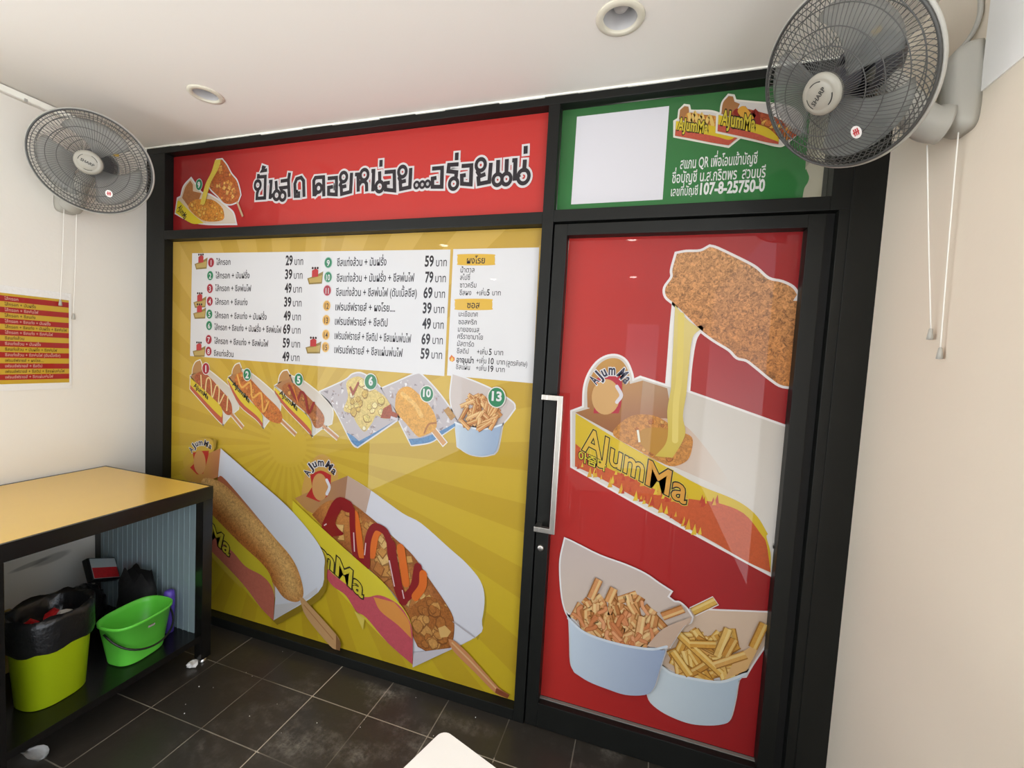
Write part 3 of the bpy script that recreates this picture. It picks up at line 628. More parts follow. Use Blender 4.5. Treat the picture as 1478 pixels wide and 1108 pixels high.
def tray_picture(A, white, flap, badge, strip, dog, stick, num, ncol, nc, sauce, dogcol, bits, seed, ow=.012):
    A.k = 4
    for p in (white, flap, badge, strip): A.k = 4; A.stroke(p, ow, (240, 236, 224), closed=True)
    A.k = 4; A.stroke(stick, .018 + ow * .8, (240, 236, 224))
    A.k = 6; A.poly(white, (214, 206, 196), grad=lambda u, v: mixc((224, 220, 210), (206, 186, 166), (white[0][0] + .16 - u) / .35 if 0 else (v - white[-1][1]) / .3), step=.05)
    A.poly(flap, (178, 124, 78)); A.poly(badge, (190, 140, 84)); A.stroke(stick, .017, (214, 160, 112)); A.stroke([stick[0], stick[-1]], .004, (180, 120, 74))
    A.poly(dog, dogcol, tex=.5, sm=True)
    if bits: nuggets(A, dog, bits, .006, .012, [mixc(dogcol, (246, 200, 110), .45), mixc(dogcol, (250, 180, 80), .25), mixc(dogcol, (120, 60, 20), .2)], seed)
    for pts, w, c in sauce: A.stroke(pts, w, c, sm=True)
    A.poly(strip, (226, 200, 52), grad=None)
    n = len(strip) // 2
    A.poly([strip[0]] and [(strip[i][0] * .35 + strip[-1 - i][0] * .65, strip[i][1] * .35 + strip[-1 - i][1] * .65) for i in range(n)] + list(strip[n:]), (196, 92, 64))
    a, b = Vector(strip[0]), Vector(strip[n - 1]); d = (b - a)
    st = a + d * .12 + (Vector(strip[-1]) - a) * .5
    A.text('AJumMa', st, d.length * .5, .036, (40, 34, 20), .03, dirv=d, up=(0.35, 1))
    A.disc(nc, .029, (236, 234, 226), 1.2); A.disc(nc, .0255, ncol, 1.2); A.text(str(num), (nc[0], nc[1] - .018), -.9, .05, WHITE, .04, center=True)
    A.part('food_picture')
CRM = (240, 214, 150); KET = (150, 36, 26)
tray_picture(A, [(0.3767,1.4006),(0.4329,1.3951),(0.6217,1.2878),(0.6492,1.2492),(0.6426,1.2050),(0.5862,1.1618),(0.5369,1.1098),(0.5168,1.1375),(0.5075,1.2079)], [(0.2917,1.3592),(0.3767,1.4006),(0.3936,1.3539),(0.3458,1.3086)], [(0.3039,1.3690),(0.3075,1.4024),(0.3274,1.4366),(0.3597,1.4503),(0.3721,1.4301),(0.3727,1.3944)], [(0.2894,1.3500),(0.4029,1.2828),(0.5074,1.2168),(0.5333,1.1746),(0.5346,1.1095),(0.4852,1.1405),(0.2887,1.2863)],
 [(0.3285,1.3676),(0.3809,1.3889),(0.4334,1.3625),(0.5135,1.3030),(0.5845,1.2439),(0.6012,1.1808),(0.5630,1.1656),(0.5075,1.2079),(0.4030,1.2769),(0.3291,1.3315)], [(0.5937,1.1743),(0.6789,1.1064)], 1, RED, [(0.4063,1.4071)][0],
 [([(0.3692,1.3672),(0.3743,1.3017)], .008, CRM), ([(0.4030,1.2739),(0.4137,1.3493),(0.4417,1.3452),(0.4554,1.2511),(0.4818,1.3184),(0.5057,1.3024),(0.5034,1.2194),(0.5413,1.2757)], .008, CRM), ([(0.5686,1.2661),(0.5625,1.1891)], .008, CRM)], (178, 92, 52), 0, 1)
tray_picture(A, [(0.6565,1.4175),(0.7389,1.3940),(0.9001,1.2981),(0.9260,1.2553),(0.9237,1.2158),(0.8610,1.1704),(0.8191,1.1206),(0.8041,1.1363),(0.7876,1.2092)], [(0.5740,1.3718),(0.6565,1.4175),(0.6801,1.3730),(0.6284,1.3290)], [(0.5967,1.3849),(0.5999,1.4112),(0.6183,1.4384),(0.6445,1.4485),(0.6563,1.4262),(0.6532,1.4000)], [(0.5726,1.3658),(0.6823,1.2809),(0.7800,1.2200),(0.8138,1.1830),(0.8154,1.1231),(0.7669,1.1614),(0.6535,1.2263),(0.5708,1.3424)],
 [(0.6271,1.3868),(0.6794,1.4017),(0.7397,1.3598),(0.8289,1.2924),(0.9161,1.2320),(0.9420,1.1894),(0.9255,1.1540),(0.8540,1.1641),(0.7876,1.2092),(0.7123,1.2717),(0.6205,1.3400)], [(0.9320,1.1716),(1.0313,1.1060)], 2, GRN, [(0.7034,1.3929)][0],
 [([(0.6346,1.3873),(0.6663,1.3230),(0.7251,1.3531),(0.7419,1.2741),(0.7997,1.3015),(0.8168,1.2061),(0.8513,1.2603)], .011, (238, 176, 84))], (204, 116, 50), 26, 2)
tray_picture(A, [(0.9876,1.4045),(1.0700,1.3826),(1.2183,1.2963),(1.2525,1.2455),(1.2482,1.1859),(1.1972,1.1591),(1.1327,1.1113),(1.1187,1.1291),(1.1028,1.2045)], [(0.8916,1.3479),(0.9876,1.4045),(1.0028,1.3559),(0.9486,1.3186)], [(0.9122,1.3661),(0.9183,1.3972),(0.9385,1.4235),(0.9661,1.4308),(0.9805,1.4096),(0.9778,1.3873)], [(0.8904,1.3394),(0.9986,1.2726),(1.0888,1.2197),(1.1271,1.1794),(1.1327,1.1113),(1.0845,1.1476),(0.9579,1.2412),(0.8925,1.3143)],
 [(0.9407,1.3514),(0.9955,1.3719),(1.0579,1.3379),(1.1471,1.2741),(1.2016,1.2192),(1.1968,1.1699),(1.1512,1.1544),(1.1093,1.2106),(1.0263,1.2638),(0.9488,1.3130)], [(1.1968,1.1699),(1.2894,1.1147)], 5, GRN, [(1.0427,1.3890)][0],
 [([(0.9822,1.3544),(1.0324,1.2864),(1.0583,1.3270),(1.0859,1.3072),(1.1087,1.2270),(1.1403,1.2789)], .014, KET), ([(1.0099,1.3509),(1.0396,1.2760)], .007, (226, 130, 50))], (176, 104, 50), 22, 3)
def foil(A, pts, blue, seed):
    A.k = 4; A.poly(pts, (196, 188, 190), out=(.013, WHITE)); q = random.Random(seed)
    xs = [p[0] for p in pts]; zs = [p[1] for p in pts]; k0 = A.k + 1; n = 0
    while n < 90:
        p = (q.uniform(min(xs), max(xs)), q.uniform(min(zs), max(zs))); a = q.uniform(0, 6.3); l = q.uniform(.006, .022)
        tri = [(p[0] + l * math.cos(a + j) * s_, p[1] + l * math.sin(a + j) * s_) for j, s_ in ((0, 1), (2.2, .5), (4.0, .6))]
        if all(ins(pts, z) for z in tri):
            A.k = k0 + (n % 9) * .2; A.face(tri, q.choice([(232, 228, 230), (150, 142, 146), (214, 204, 204), (170, 150, 146), (244, 242, 244)])); n += 1
    A.k = k0 + 3; A.poly(blue, (92, 140, 186), tex=.3)
foil(A, [(1.1765,1.3381),(1.3168,1.4022),(1.3658,1.4373),(1.4236,1.4410),(1.5067,1.3945),(1.5900,1.3044),(1.6311,1.2600),(1.6165,1.2380),(1.4049,1.0859),(1.3705,1.1070),(1.2622,1.2618)], [(1.3392,1.1503),(1.3778,1.1365),(1.4121,1.1153),(1.5082,1.1716),(1.6126,1.2377),(1.4049,1.0859),(1.3705,1.1070)], 21)
dg6 = [(1.3297,1.3960),(1.3911,1.4284),(1.4412,1.4107),(1.4832,1.3789),(1.5488,1.3424),(1.5825,1.2969),(1.5846,1.2488),(1.5454,1.2381),(1.5049,1.2483),(1.4822,1.2111),(1.4432,1.1648),(1.4005,1.1959),(1.3652,1.2424),(1.3180,1.2595),(1.3409,1.3258)]
A.poly(dg6, (226, 200, 122), tex=.3, sm=True); nuggets(A, dg6, 26, .008, .02, [(238, 222, 156), (228, 206, 120), (214, 180, 90), (240, 232, 190)], 6)
A.poly([(1.5433,1.2865),(1.5818,1.3106),(1.5912,1.2770),(1.6269,1.2665),(1.6160,1.2483),(1.5770,1.2412),(1.5294,1.2401)], (166, 78, 44), tex=.4); A.stroke([(1.3515,1.3763),(1.3696,1.3422),(1.4005,1.4009)], .012, (164, 80, 56)); A.stroke([(1.5846,1.2488),(1.6242,1.2402)], .012, (220, 214, 220))
A.disc([(1.4682,1.4077)][0], .037, (236, 234, 226), 1.1); A.disc([(1.4682,1.4077)][0], .033, GRN, 1.1); A.text('6', [(1.4689,1.3918)][0], .024, .056, WHITE, .04, center=True); A.part('food_picture')
foil(A, [(1.5273,1.3787),(1.6084,1.4154),(1.7060,1.4591),(1.7439,1.4515),(1.8363,1.3719),(1.9318,1.2618),(1.9218,1.2477),(1.8525,1.1943),(1.7956,1.1546),(1.7140,1.1318),(1.6988,1.1301),(1.6407,1.2198),(1.5984,1.2914)], [(1.6822,1.1556),(1.7575,1.1706),(1.8515,1.2141),(1.9282,1.2615),(1.9220,1.2445),(1.8526,1.1929),(1.7957,1.1532),(1.6988,1.1287)], 22)
dg10 = [(1.6180,1.3752),(1.6709,1.3995),(1.7332,1.3638),(1.7954,1.3087),(1.8241,1.2514),(1.8151,1.2104),(1.7572,1.1773),(1.7272,1.1741),(1.6714,1.2228),(1.6149,1.2723),(1.6050,1.3194)]
A.poly(dg10, (226, 166, 70), tex=.35, sm=True); A.stroke([(1.6418,1.3634),(1.7050,1.3211),(1.7452,1.2707)], .022, (240, 190, 104), sm=True, tex=.3); A.stroke([(1.7640,1.1916),(1.7843,1.2341),(1.8207,1.2444)], .008, (176, 112, 50), sm=True)
A.stroke([(1.8114,1.2100),(1.8730,1.1499)], .034, (240, 234, 226)); A.stroke([(1.8114,1.2100),(1.8692,1.1528)], .024, (214, 160, 104)); A.stroke([(1.8681,1.3151),(1.9063,1.2725)], .03, (186, 140, 76), tex=.3)
A.disc([(1.7686,1.3732)][0], .036, (236, 234, 226), 1.1); A.disc([(1.7686,1.3732)][0], .032, GRN, 1.1); A.text('10', [(1.7692,1.3599)][0], .04, .05, WHITE, .035, center=True); A.part('food_picture')
def cup(A, paper, body, rimp, fries, fc, w, out=.013, pc=(208, 196, 190), bc=((206, 220, 232), (160, 180, 206))):
    A.k = 4; A.poly(paper, pc, out=(out, WHITE)); A.k = 4; A.stroke(body, out, WHITE, closed=True); A.k += 2
    for i, (a, b) in enumerate(fries): A.k = 12 + i * 1.6; fry(A, a, b, w, fc[i % len(fc)])
    A.k = 60; A.poly(body, bc[0], grad=grad2((body[0][0], 0), (body[len(body) // 2][0] + .0001, 0), bc[0], bc[1]), step=.03)
    A.stroke(rimp, w * .5, mixc(bc[0], (250, 250, 252), .5), sm=True)
def scatter_fries(region, n, lmin, lmax, seed, amin=20, amax=160):
    q = random.Random(seed); xs = [p[0] for p in region]; zs = [p[1] for p in region]; out = []
    while len(out) < n:
        p = Vector((q.uniform(min(xs), max(xs)), q.uniform(min(zs), max(zs)))); a = math.radians(q.uniform(amin, amax)); l = q.uniform(lmin, lmax) / 2
        d = Vector((math.cos(a), math.sin(a))) * l
        if ins(region, p + d) and ins(region, p - d): out.append((p - d, p + d))
    return sorted(out, key=lambda e: -(e[0].y + e[1].y))
reg = [(1.9220,1.3133),(1.9770,1.4024),(2.0395,1.3943),(2.0955,1.3606),(2.1686,1.3604),(2.1386,1.3073),(2.0960,1.2330),(2.0003,1.2295),(1.9325,1.2488)]
cup(A, [(1.8924,1.4710),(2.0025,1.4428),(2.0995,1.4085),(2.1780,1.3675),(2.1892,1.3434),(2.1467,1.2827),(2.1016,1.2528),(1.9430,1.2498),(1.9092,1.2859),(1.8869,1.3693)], [(1.9178,1.2572),(1.9341,1.1502),(1.9920,1.1242),(2.0545,1.1219),(2.1081,1.1381),(2.1234,1.1656),(2.1375,1.2692),(2.0886,1.2451),(1.9855,1.2443)], [(1.9178,1.2572),(1.9856,1.2423),(2.0683,1.2430),(2.1375,1.2692)], scatter_fries(reg, 46, .05, .10, 31), SAU, .016)
A.disc([(2.1076,1.3850)][0], .042, (236, 234, 226), 1.1); A.disc([(2.1076,1.3850)][0], .038, GRN, 1.1); A.text('13', [(2.1084,1.3705)][0], .046, .056, WHITE, .035, center=True); A.part('food_picture')

# big corn dog tray, partly behind the cabinet
def badge_text(A, pts, s_, size, col, halo):
    P = catmull([Vector((p[0], p[1], 0)) for p in pts], False, 12); L_ = [0]
    for a, b in zip(P, P[1:]): L_.append(L_[-1] + (b - a).length)
    wt = {'A': .72, 'J': .55, 'u': .62, 'm': .92, 'M': .92, 'a': .62}; tot = sum(wt[c] for c in s_); acc = 0
    for ch in s_:
        t0 = L_[-1] * acc / tot; t1 = L_[-1] * (acc + wt[ch]) / tot; acc += wt[ch]
        def at(t):
            j = min(max(k for k in range(len(L_)) if L_[k] <= t + 1e-9), len(P) - 2); return P[j] + (P[j + 1] - P[j]).normalized() * (t - L_[j])
        o, e = at(t0), at(t1); d = e - o; k0 = A.k
        A.text(ch, (o.x, o.y), d.length * .86, size, col, .03, dirv=(d.x, d.y), halo=halo); A.k = k0 + .3
    A.k += 4
A.k = 4
wh = [(1.3537,0.9367),(1.4906,0.8829),(1.6663,0.8003)]+[(1.7682,0.7679),(1.9239,0.6731),(2.0038,0.6239),(2.0747,0.5583),(2.0996,0.4837),(2.0929,0.3776),(2.0681,0.2944),(1.7602,0.0701),(1.7350,0.3079),(1.4668,0.4816),(1.2985,0.6079),(1.3519,0.8283)]
A.poly([(p[0] + .010, p[1] - .012) for p in wh[2:10]], (170, 146, 30))
A.poly(wh, (216, 216, 224), grad=lambda u, v: mixc((196, 160, 132), (222, 222, 230), (u - 1.0) * 3.0 - (v - .55) * .4), step=.035)
A.poly([(1.0841,0.7916),(1.0870,0.8688),(1.1220,0.9633),(1.1843,1.0216),(1.2479,1.0101),(1.2914,0.9588),(1.2933,0.9066),(1.2480,0.8650),(1.1663,0.7726)], (206, 160, 78), sm=True)
A.poly([(1.0348,0.7750),(1.1533,0.8379),(1.3537,0.9367),(1.3481,0.8184),(1.3253,0.7447),(1.1466,0.7155)], (176, 120, 74), grad=grad2([(1.0348,0.7750)][0], [(1.3508,0.8798)][0], (190, 140, 80), (168, 122, 92)), step=.04)
A.poly([(1.3537,0.9367),(1.4906,0.8829),(1.4658,0.7676),(1.3430,0.8176)], (196, 168, 150))
A.poly([(1.1059,0.7949),(1.1421,0.8497),(1.1292,0.9106),(1.1925,0.9413),(1.2562,0.9260),(1.2532,0.8657),(1.2391,0.8194),(1.1875,0.7804)], (186, 44, 40)); A.disc([(1.1901,0.8566)][0], .048, (206, 152, 92), 1.45); A.stroke([(1.2310,0.8979),(1.2480,0.8650),(1.2336,0.8275)], .016, (226, 226, 232), sm=True)
badge_text(A, [(1.1209,0.8987),(1.1442,0.9439),(1.2073,0.9698),(1.2770,0.9262)], 'AJumMa', .055, (50, 40, 50), [(.06, WHITE)])
dog = [(1.1470,0.7066),(1.2092,0.7704),(1.2712,0.8022),(1.3741,0.8050),(1.4760,0.7606),(1.6151,0.6820),(1.7308,0.6108)]+[(1.8165,0.5200),(1.9013,0.4307),(1.9531,0.3602),(1.9617,0.2797),(1.9478,0.2097),(1.8613,0.1616),(1.7785,0.1737),(1.7282,0.2549),(1.6562,0.3836),(1.5265,0.4765),(1.2988,0.5991)]
A.poly(dog, (176, 104, 46), grad=ridge([(1.2623,0.7610),(1.4708,0.6474),(1.6506,0.5272)]+[(1.7577,0.4150),(1.8542,0.3030)], .14, (196, 128, 64), (140, 76, 34), .35), step=.025)
nuggets(A, dog, 60, .018, .034, [(222, 172, 96), (206, 146, 74), (228, 186, 116), (186, 118, 56), (214, 160, 88)], 12, tex=.2, sq=True)
lump = [(1.7242,0.3394),(1.8210,0.4292),(1.9204,0.4020),(1.9536,0.3521),(1.9600,0.2793),(1.9387,0.2157),(1.8608,0.1699),(1.7826,0.1833),(1.7374,0.2572)]
A.poly(lump, (166, 100, 42), tex=.4, sm=True); nuggets(A, lump, 26, .018, .032, [(196, 136, 68), (176, 110, 48), (206, 150, 80)], 14, tex=.3)
A.poly([(1.8816,0.2930),(1.9161,0.3140),(1.9479,0.2928),(1.9318,0.2639),(1.8971,0.2508)], (224, 180, 108))
KR = (140, 22, 24); OR = (226, 112, 36)
A.stroke([(1.2564,0.6354),(1.2691,0.7178),(1.3132,0.7911),(1.3647,0.7860)], .062, KR, sm=True); A.poly([(1.2130,0.6637),(1.2528,0.7328),(1.3074,0.6710),(1.3447,0.6422),(1.2779,0.6214),(1.2298,0.6397)], KR, sm=True)
A.stroke([(1.4016,0.7484),(1.4255,0.6566),(1.4453,0.5380)], .052, OR, sm=True); A.stroke([(1.3906,0.7727),(1.4004,0.6522),(1.4254,0.5341),(1.4758,0.5266)], .034, KR, sm=True)
A.stroke([(1.5136,0.5687),(1.5291,0.6665),(1.5565,0.7057)], .036, OR, sm=True); A.stroke([(1.4864,0.5112),(1.4863,0.6329),(1.5175,0.7075),(1.5760,0.7005),(1.6068,0.6550)], .036, KR, sm=True)
A.stroke([(1.6685,0.6331),(1.6921,0.5278),(1.7041,0.4710)], .042, OR, sm=True); A.stroke([(1.6162,0.6403),(1.6286,0.5745),(1.6629,0.4451),(1.6941,0.3836)], .050, KR, sm=True); A.stroke([(1.6941,0.3836),(1.7466,0.4548),(1.7646,0.5594)], .042, KR, sm=True); A.stroke([(1.7577,0.4150),(1.7916,0.4729),(1.7933,0.5319)], .040, OR, sm=True)
for s_ in ([(1.4042,0.6622),(1.4130,0.5674)], [(1.6101,0.5623),(1.6441,0.4410)], [(1.4759,0.6229),(1.4715,0.5612)], [(1.6871,0.4333),(1.6983,0.3931)], [(1.2279,0.6668),(1.2433,0.6784)]): A.stroke(s_, .006, (232, 196, 196))
A.k += 1; A.poly([(1.7602,0.0701),(1.7614,0.1435),(1.9647,0.2225),(2.0681,0.2944)], (206, 200, 206)); A.stroke([(1.9540,0.3439),(2.0681,0.2944)], .004, (190, 180, 180))
A.poly([(1.9366,0.2568),(1.9718,0.2533),(2.0430,0.2102),(2.1828,0.1024),(2.2411,0.0792),(2.2341,0.0610),(2.1765,0.0681),(2.0813,0.1304),(1.9655,0.2061)], (206, 140, 90)); A.poly([(2.1792,0.0933),(2.2428,0.0781),(2.2342,0.0594),(2.1765,0.0681)], (136, 70, 40)); A.stroke([(1.9548,0.2448),(2.0531,0.1801),(2.1794,0.0893)], .008, (224, 180, 130))
strp = [(1.0295,0.7651),(1.2133,0.6547),(1.4254,0.5341),(1.5772,0.4519)]+[(1.6562,0.3836),(1.7254,0.3141),(1.7524,0.2353),(1.7595,0.0845),(1.6184,0.1579),(1.4868,0.2395),(1.2534,0.4017),(1.0753,0.5213)]+[(1.0317,0.6968)]
A.poly(strp, (222, 204, 52)); A.poly([(1.2458,0.4634),(1.2947,0.4283),(1.3897,0.3859),(1.4519,0.3552),(1.5019,0.3576),(1.5697,0.3815),(1.6668,0.3603),(1.7258,0.3057),(1.7524,0.2353),(1.7595,0.0845),(1.6184,0.1579),(1.4964,0.2506),(1.4351,0.2715),(1.3710,0.3372),(1.2970,0.3658),(1.2534,0.4017)], (200, 84, 96), tex=.12)
A.poly([(1.5313,0.3642),(1.6476,0.3645),(1.7262,0.2972),(1.7490,0.2088),(1.6714,0.2581),(1.5731,0.3039)], (226, 150, 70)); A.poly([(1.4250,0.2692),(1.4865,0.2482),(1.4791,0.1843)], (222, 200, 90))
A.text('AJumMa', [(0.9835,0.6149)][0], (Vector([(1.4714,0.3431)][0]) - Vector([(0.9835,0.6149)][0])).length, .128, (214, 196, 56), .02, dirv=(Vector([(1.4714,0.3431)][0]) - Vector([(0.9835,0.6149)][0])), up=(.06, 1), halo=[(.05, (46, 42, 20))])
A.part('corn_dog_picture', 'large printed corn dog covered with potato cubes and red and orange sauce')
A.k = 110
sh = [(0.5374,0.9800),(0.7307,0.8755),(0.9911,0.7362),(1.1611,0.6095),(1.2417,0.5161),(1.2474,0.4451),(1.2149,0.3063),(0.9413,0.0977),(0.8936,0.1246),(1.0963,0.2474)]
A.poly([(p[0] + .012, p[1] - .014) for p in sh], (150, 124, 30), sm=False)
wh = [(0.5374,0.9800),(0.7307,0.8755),(0.9911,0.7362),(1.1611,0.6095),(1.2339,0.5236),(1.2418,0.4530),(1.2091,0.3188),(0.9294,0.1044),(0.9374,0.2303),(0.7657,0.4432),(0.5130,0.6122),(0.5217,0.8186)]
A.poly(wh, (206, 210, 220), grad=lambda u, v: mixc((190, 150, 110), (222, 226, 236), ((u - .32) * .85 + .2) * 3.0 - .25), step=.035)
A.poly([(0.4793,1.0265),(0.5049,1.0196),(0.5007,0.9758),(0.4806,0.9589)], (170, 140, 40)); A.poly([(0.2581,0.8827),(0.3109,0.9488),(0.3368,0.9912),(0.3760,1.0152),(0.4666,1.0251),(0.4866,0.9790),(0.4808,0.9492),(0.3799,0.7794),(0.2860,0.8164)], (206, 170, 62), sm=True)
A.poly([(0.2250,0.8083),(0.3778,0.9074),(0.5374,0.9800),(0.5217,0.8186),(0.4063,0.7732),(0.3138,0.7602)], (198, 150, 74), grad=grad2([(0.2250,0.8083)][0], [(0.5217,0.8186)][0], (208, 174, 60), (190, 124, 80)), step=.04)
A.poly([(0.3125,0.8448),(0.3453,0.8738),(0.3311,0.9314),(0.3967,0.9490),(0.4524,0.9575),(0.4454,0.9158),(0.4120,0.8233),(0.3662,0.8122)], (190, 52, 40)); A.disc([(0.3848,0.8837)][0], .045, (206, 150, 90), 1.5)
badge_text(A, [(0.3245,0.9286),(0.3570,0.9689),(0.4092,0.9847),(0.4703,0.9654)], 'AJumMa', .045, (50, 40, 50), [(.06, WHITE)])
A.poly([(0.4809,0.6070),(0.5217,0.8186),(0.5850,0.8080),(0.9282,0.5493),(0.9377,0.2209),(0.8387,0.4000)], (178, 112, 70), grad=grad2([(0.5217,0.8186)][0], [(0.8372,0.4568)][0], (170, 92, 60), (200, 160, 120)), step=.05)
cdog = [(0.3998,0.7723),(0.4449,0.8032),(0.5475,0.7931),(0.6611,0.7325),(0.7845,0.6470),(0.9282,0.5493),(1.0448,0.4594),(1.1037,0.3604),(1.1175,0.2800),(1.0743,0.2377),(0.9948,0.2432),(0.9237,0.3033),(0.8150,0.3952),(0.6418,0.4975),(0.4878,0.5883),(0.4019,0.6537)]
A.poly(cdog, (204, 150, 78), sm=True, grad=ridge([(0.4192,0.7849),(0.5487,0.7350),(0.7124,0.6351),(0.9059,0.5170),(1.0010,0.4135),(1.0494,0.3116)], .11, (222, 176, 108), (178, 108, 50), .5), step=.02)
A.k += 1; A.poly([(0.9294,0.1044),(0.9386,0.1925),(1.0854,0.2402),(1.2028,0.3448),(1.2091,0.3188)], (214, 212, 214))
A.poly([(1.0948,0.2662),(1.1168,0.2712),(1.3270,0.1282),(1.3493,0.0930),(1.3320,0.0493),(1.2892,0.0619),(1.1421,0.1749)], (206, 162, 110)); A.poly([(1.3270,0.1282),(1.3577,0.0906),(1.3532,0.0440),(1.3300,0.0488)], (140, 100, 60)); A.stroke([(1.1235,0.2356),(1.3123,0.0972)], .006, (178, 128, 80))
st = [(0.4150,0.6558),(0.4809,0.6070),(0.6792,0.4849),(0.8387,0.4000),(0.9052,0.3374),(0.9314,0.2385),(0.9294,0.1044),(0.7966,0.1793),(0.6719,0.2690),(0.4853,0.3796),(0.4192,0.4171)]
A.poly(st, (212, 196, 54), grad=lambda u, v: mixc((216, 200, 58), (204, 186, 40), .5)); A.k += 1
A.poly([(0.4765,0.4974),(0.5544,0.4620),(0.6435,0.4198),(0.7313,0.3593),(0.8405,0.3334),(0.9005,0.2983),(0.9314,0.2385),(0.9294,0.1044),(0.8454,0.1518),(0.7342,0.2433),(0.6208,0.3173),(0.4784,0.3983)], (196, 110, 90), tex=.1)
A.poly([(0.4784,0.3983),(0.6208,0.3173),(0.6716,0.2788),(0.7342,0.2433),(0.6975,0.2353),(0.5961,0.2925),(0.4790,0.3684)], (206, 180, 60))
A.text('Ma', [(0.4666,0.4757)][0], .17, .115, (214, 196, 60), .02, dirv=(Vector([(0.6444,0.3809)][0]) - Vector([(0.4769,0.4776)][0])), up=(.25, 1), halo=[(.05, (48, 42, 20))])
A.part('corn_dog_picture', 'large printed corn dog in a paper tray, partly behind the cabinet')


# --- green payment poster over the door
GX = 3.190
t = thing('payment_poster', 'green payment poster with a blank white square over the door', 'poster', ((XM1 + GX) / 2, YG, 2.155))
A = Art(t, YG)
gb = [(XM1 + 0.002, 2.157), (GX, 2.157), (GX + .003, 2.20), (GX + .012, 2.22), (GX + .014, 2.24), (GX + .004, 2.265), (GX, 2.29), (GX, 2.561), (XM1 + 0.002, 2.561)]
A.poly(gb, (52, 124, 62), grad=lambda u, v: mixc((48, 128, 62), (62, 118, 66), (v - 2.1) / .45), step=.08); A.part('sheet')
A.k = 3; A.poly([(2.3807,2.5306),(2.7269,2.5314),(2.7284,2.1883),(2.3790,2.1885)], (236, 234, 240)); A.part('white_square', 'blank white square')
def box_picture(A, out, inner, tan, strip, dog, dogcol, bits, txt, th, sauce, seed):
    A.k += 2; A.poly(out, (226, 220, 214), out=(.012, (244, 240, 226))); A.poly(tan, (176, 120, 70)); A.poly(dog, dogcol, tex=.45, sm=True)
    if bits: nuggets(A, dog, bits, .007, .013, [(232, 176, 80), (214, 140, 56), (196, 110, 50)], seed)
    for s_, w, c in sauce: A.stroke(s_, w, c, sm=True)
    n = len(strip) // 2; A.poly(strip, (226, 196, 44))
    mid = [(strip[i][0] * .42 + strip[-1 - i][0] * .58, strip[i][1] * .42 + strip[-1 - i][1] * .58) for i in range(n)]
    A.poly(mid + list(strip[n:]), (200, 88, 66), tex=.15)
    d = Vector(txt[1]) - Vector(txt[0]); A.text('AJumMa', txt[0], d.length, th, (222, 200, 60), .02, dirv=d, up=(0.02, 1), halo=[(.06, (44, 38, 18))])
A.k = 4
box_picture(A, [(2.7515,2.4728),(2.7648,2.4795),(2.7663,2.5118),(2.7809,2.5263),(2.7948,2.5227),(2.8001,2.5039),(2.8987,2.4828),(2.9758,2.3939),(2.9413,2.3656),(2.7554,2.4193)], None, [(2.7648,2.4795),(2.7663,2.5118),(2.7811,2.5243),(2.7949,2.5206),(2.7984,2.5001),(2.7932,2.4663)], [(2.7555,2.4724),(2.8366,2.4537),(2.9024,2.4348),(2.9375,2.4134),(2.9533,2.4000),(2.9687,2.3907),(2.9411,2.3676),(2.8916,2.3801),(2.8213,2.4008),(2.7554,2.4193)],
 [(2.7910,2.4686),(2.7909,2.4969),(2.8181,2.4959),(2.8456,2.4868),(2.8957,2.4732),(2.9023,2.4368),(2.8367,2.4516)], (214, 146, 62), 16, ([(2.7617,2.4412)][0], [(2.8680,2.4164)][0]), .062, [([(2.7990,2.4920),(2.8090,2.4626),(2.8182,2.4938),(2.8326,2.4561),(2.8419,2.4852),(2.8560,2.4496),(2.8692,2.4762),(2.8829,2.4448)], .012, (240, 200, 110))], 41)
A.k += 2
box_picture(A, [(2.8973,2.4770),(2.9080,2.4838),(2.9109,2.5189),(2.9275,2.5425),(2.9425,2.5387),(2.9495,2.5202),(3.0284,2.5031),(3.0926,2.4897),(3.1355,2.4696),(3.1621,2.4364),(3.1621,2.3948),(3.1207,2.3570),(3.0967,2.3534),(3.0277,2.3772),(2.8999,2.4192)], None, [(2.9083,2.4798),(2.9109,2.5189),(2.9277,2.5405),(2.9427,2.5367),(2.9485,2.5184),(2.9668,2.5084),(2.9484,2.4635)], [(2.8992,2.4768),(2.9863,2.4457),(3.0528,2.4193),(3.0829,2.3951),(3.0985,2.3744),(3.1001,2.3550),(3.0570,2.3667),(3.0129,2.3825),(2.9532,2.4020),(2.8999,2.4192)],
 [(2.9444,2.4679),(2.9536,2.4904),(2.9827,2.4910),(3.0307,2.4739),(3.0782,2.4532),(3.1296,2.4171),(3.1624,2.3910),(3.1201,2.3647),(3.0909,2.3828),(3.0528,2.4193),(3.0013,2.4383)], (170, 76, 40), 18, ([(2.9093,2.4421)][0], [(3.0217,2.4070)][0]), .075, [([(2.9579,2.4821),(2.9711,2.4532),(2.9833,2.4831),(3.0007,2.4461),(3.0166,2.4716),(3.0302,2.4352)], .02, (150, 40, 28)), ([(2.9760,2.4839),(3.0004,2.4501)], .03, (232, 170, 60))], 43)
A.part('food_picture', 'two printed corn dog trays')
A.k = 4
for s_, q, h, b in (('สแกน QR เพื่อโอนเข้าบัญชี', [(2.7821,2.2974),(3.0386,2.2944)], .054, .012), ('ชื่อบัญชี น.ส.กริตพร  สวนบุรี', [(2.7569,2.2472),(3.0689,2.2445)], .055, .012), ('เลขที่บัญชี', [(2.7568,2.1995),(2.8501,2.1974)], .046, .01), ('107-8-25750-0', [(2.8576,2.1998),(3.0705,2.1983)], .058, .035)):
    A.k = 4; A.text(s_, q[0], (Vector(q[1]) - Vector(q[0])).length, h, (238, 240, 236), b, dirv=(1, 0.0))
A.part('lettering', 'white Thai lettering and account number')

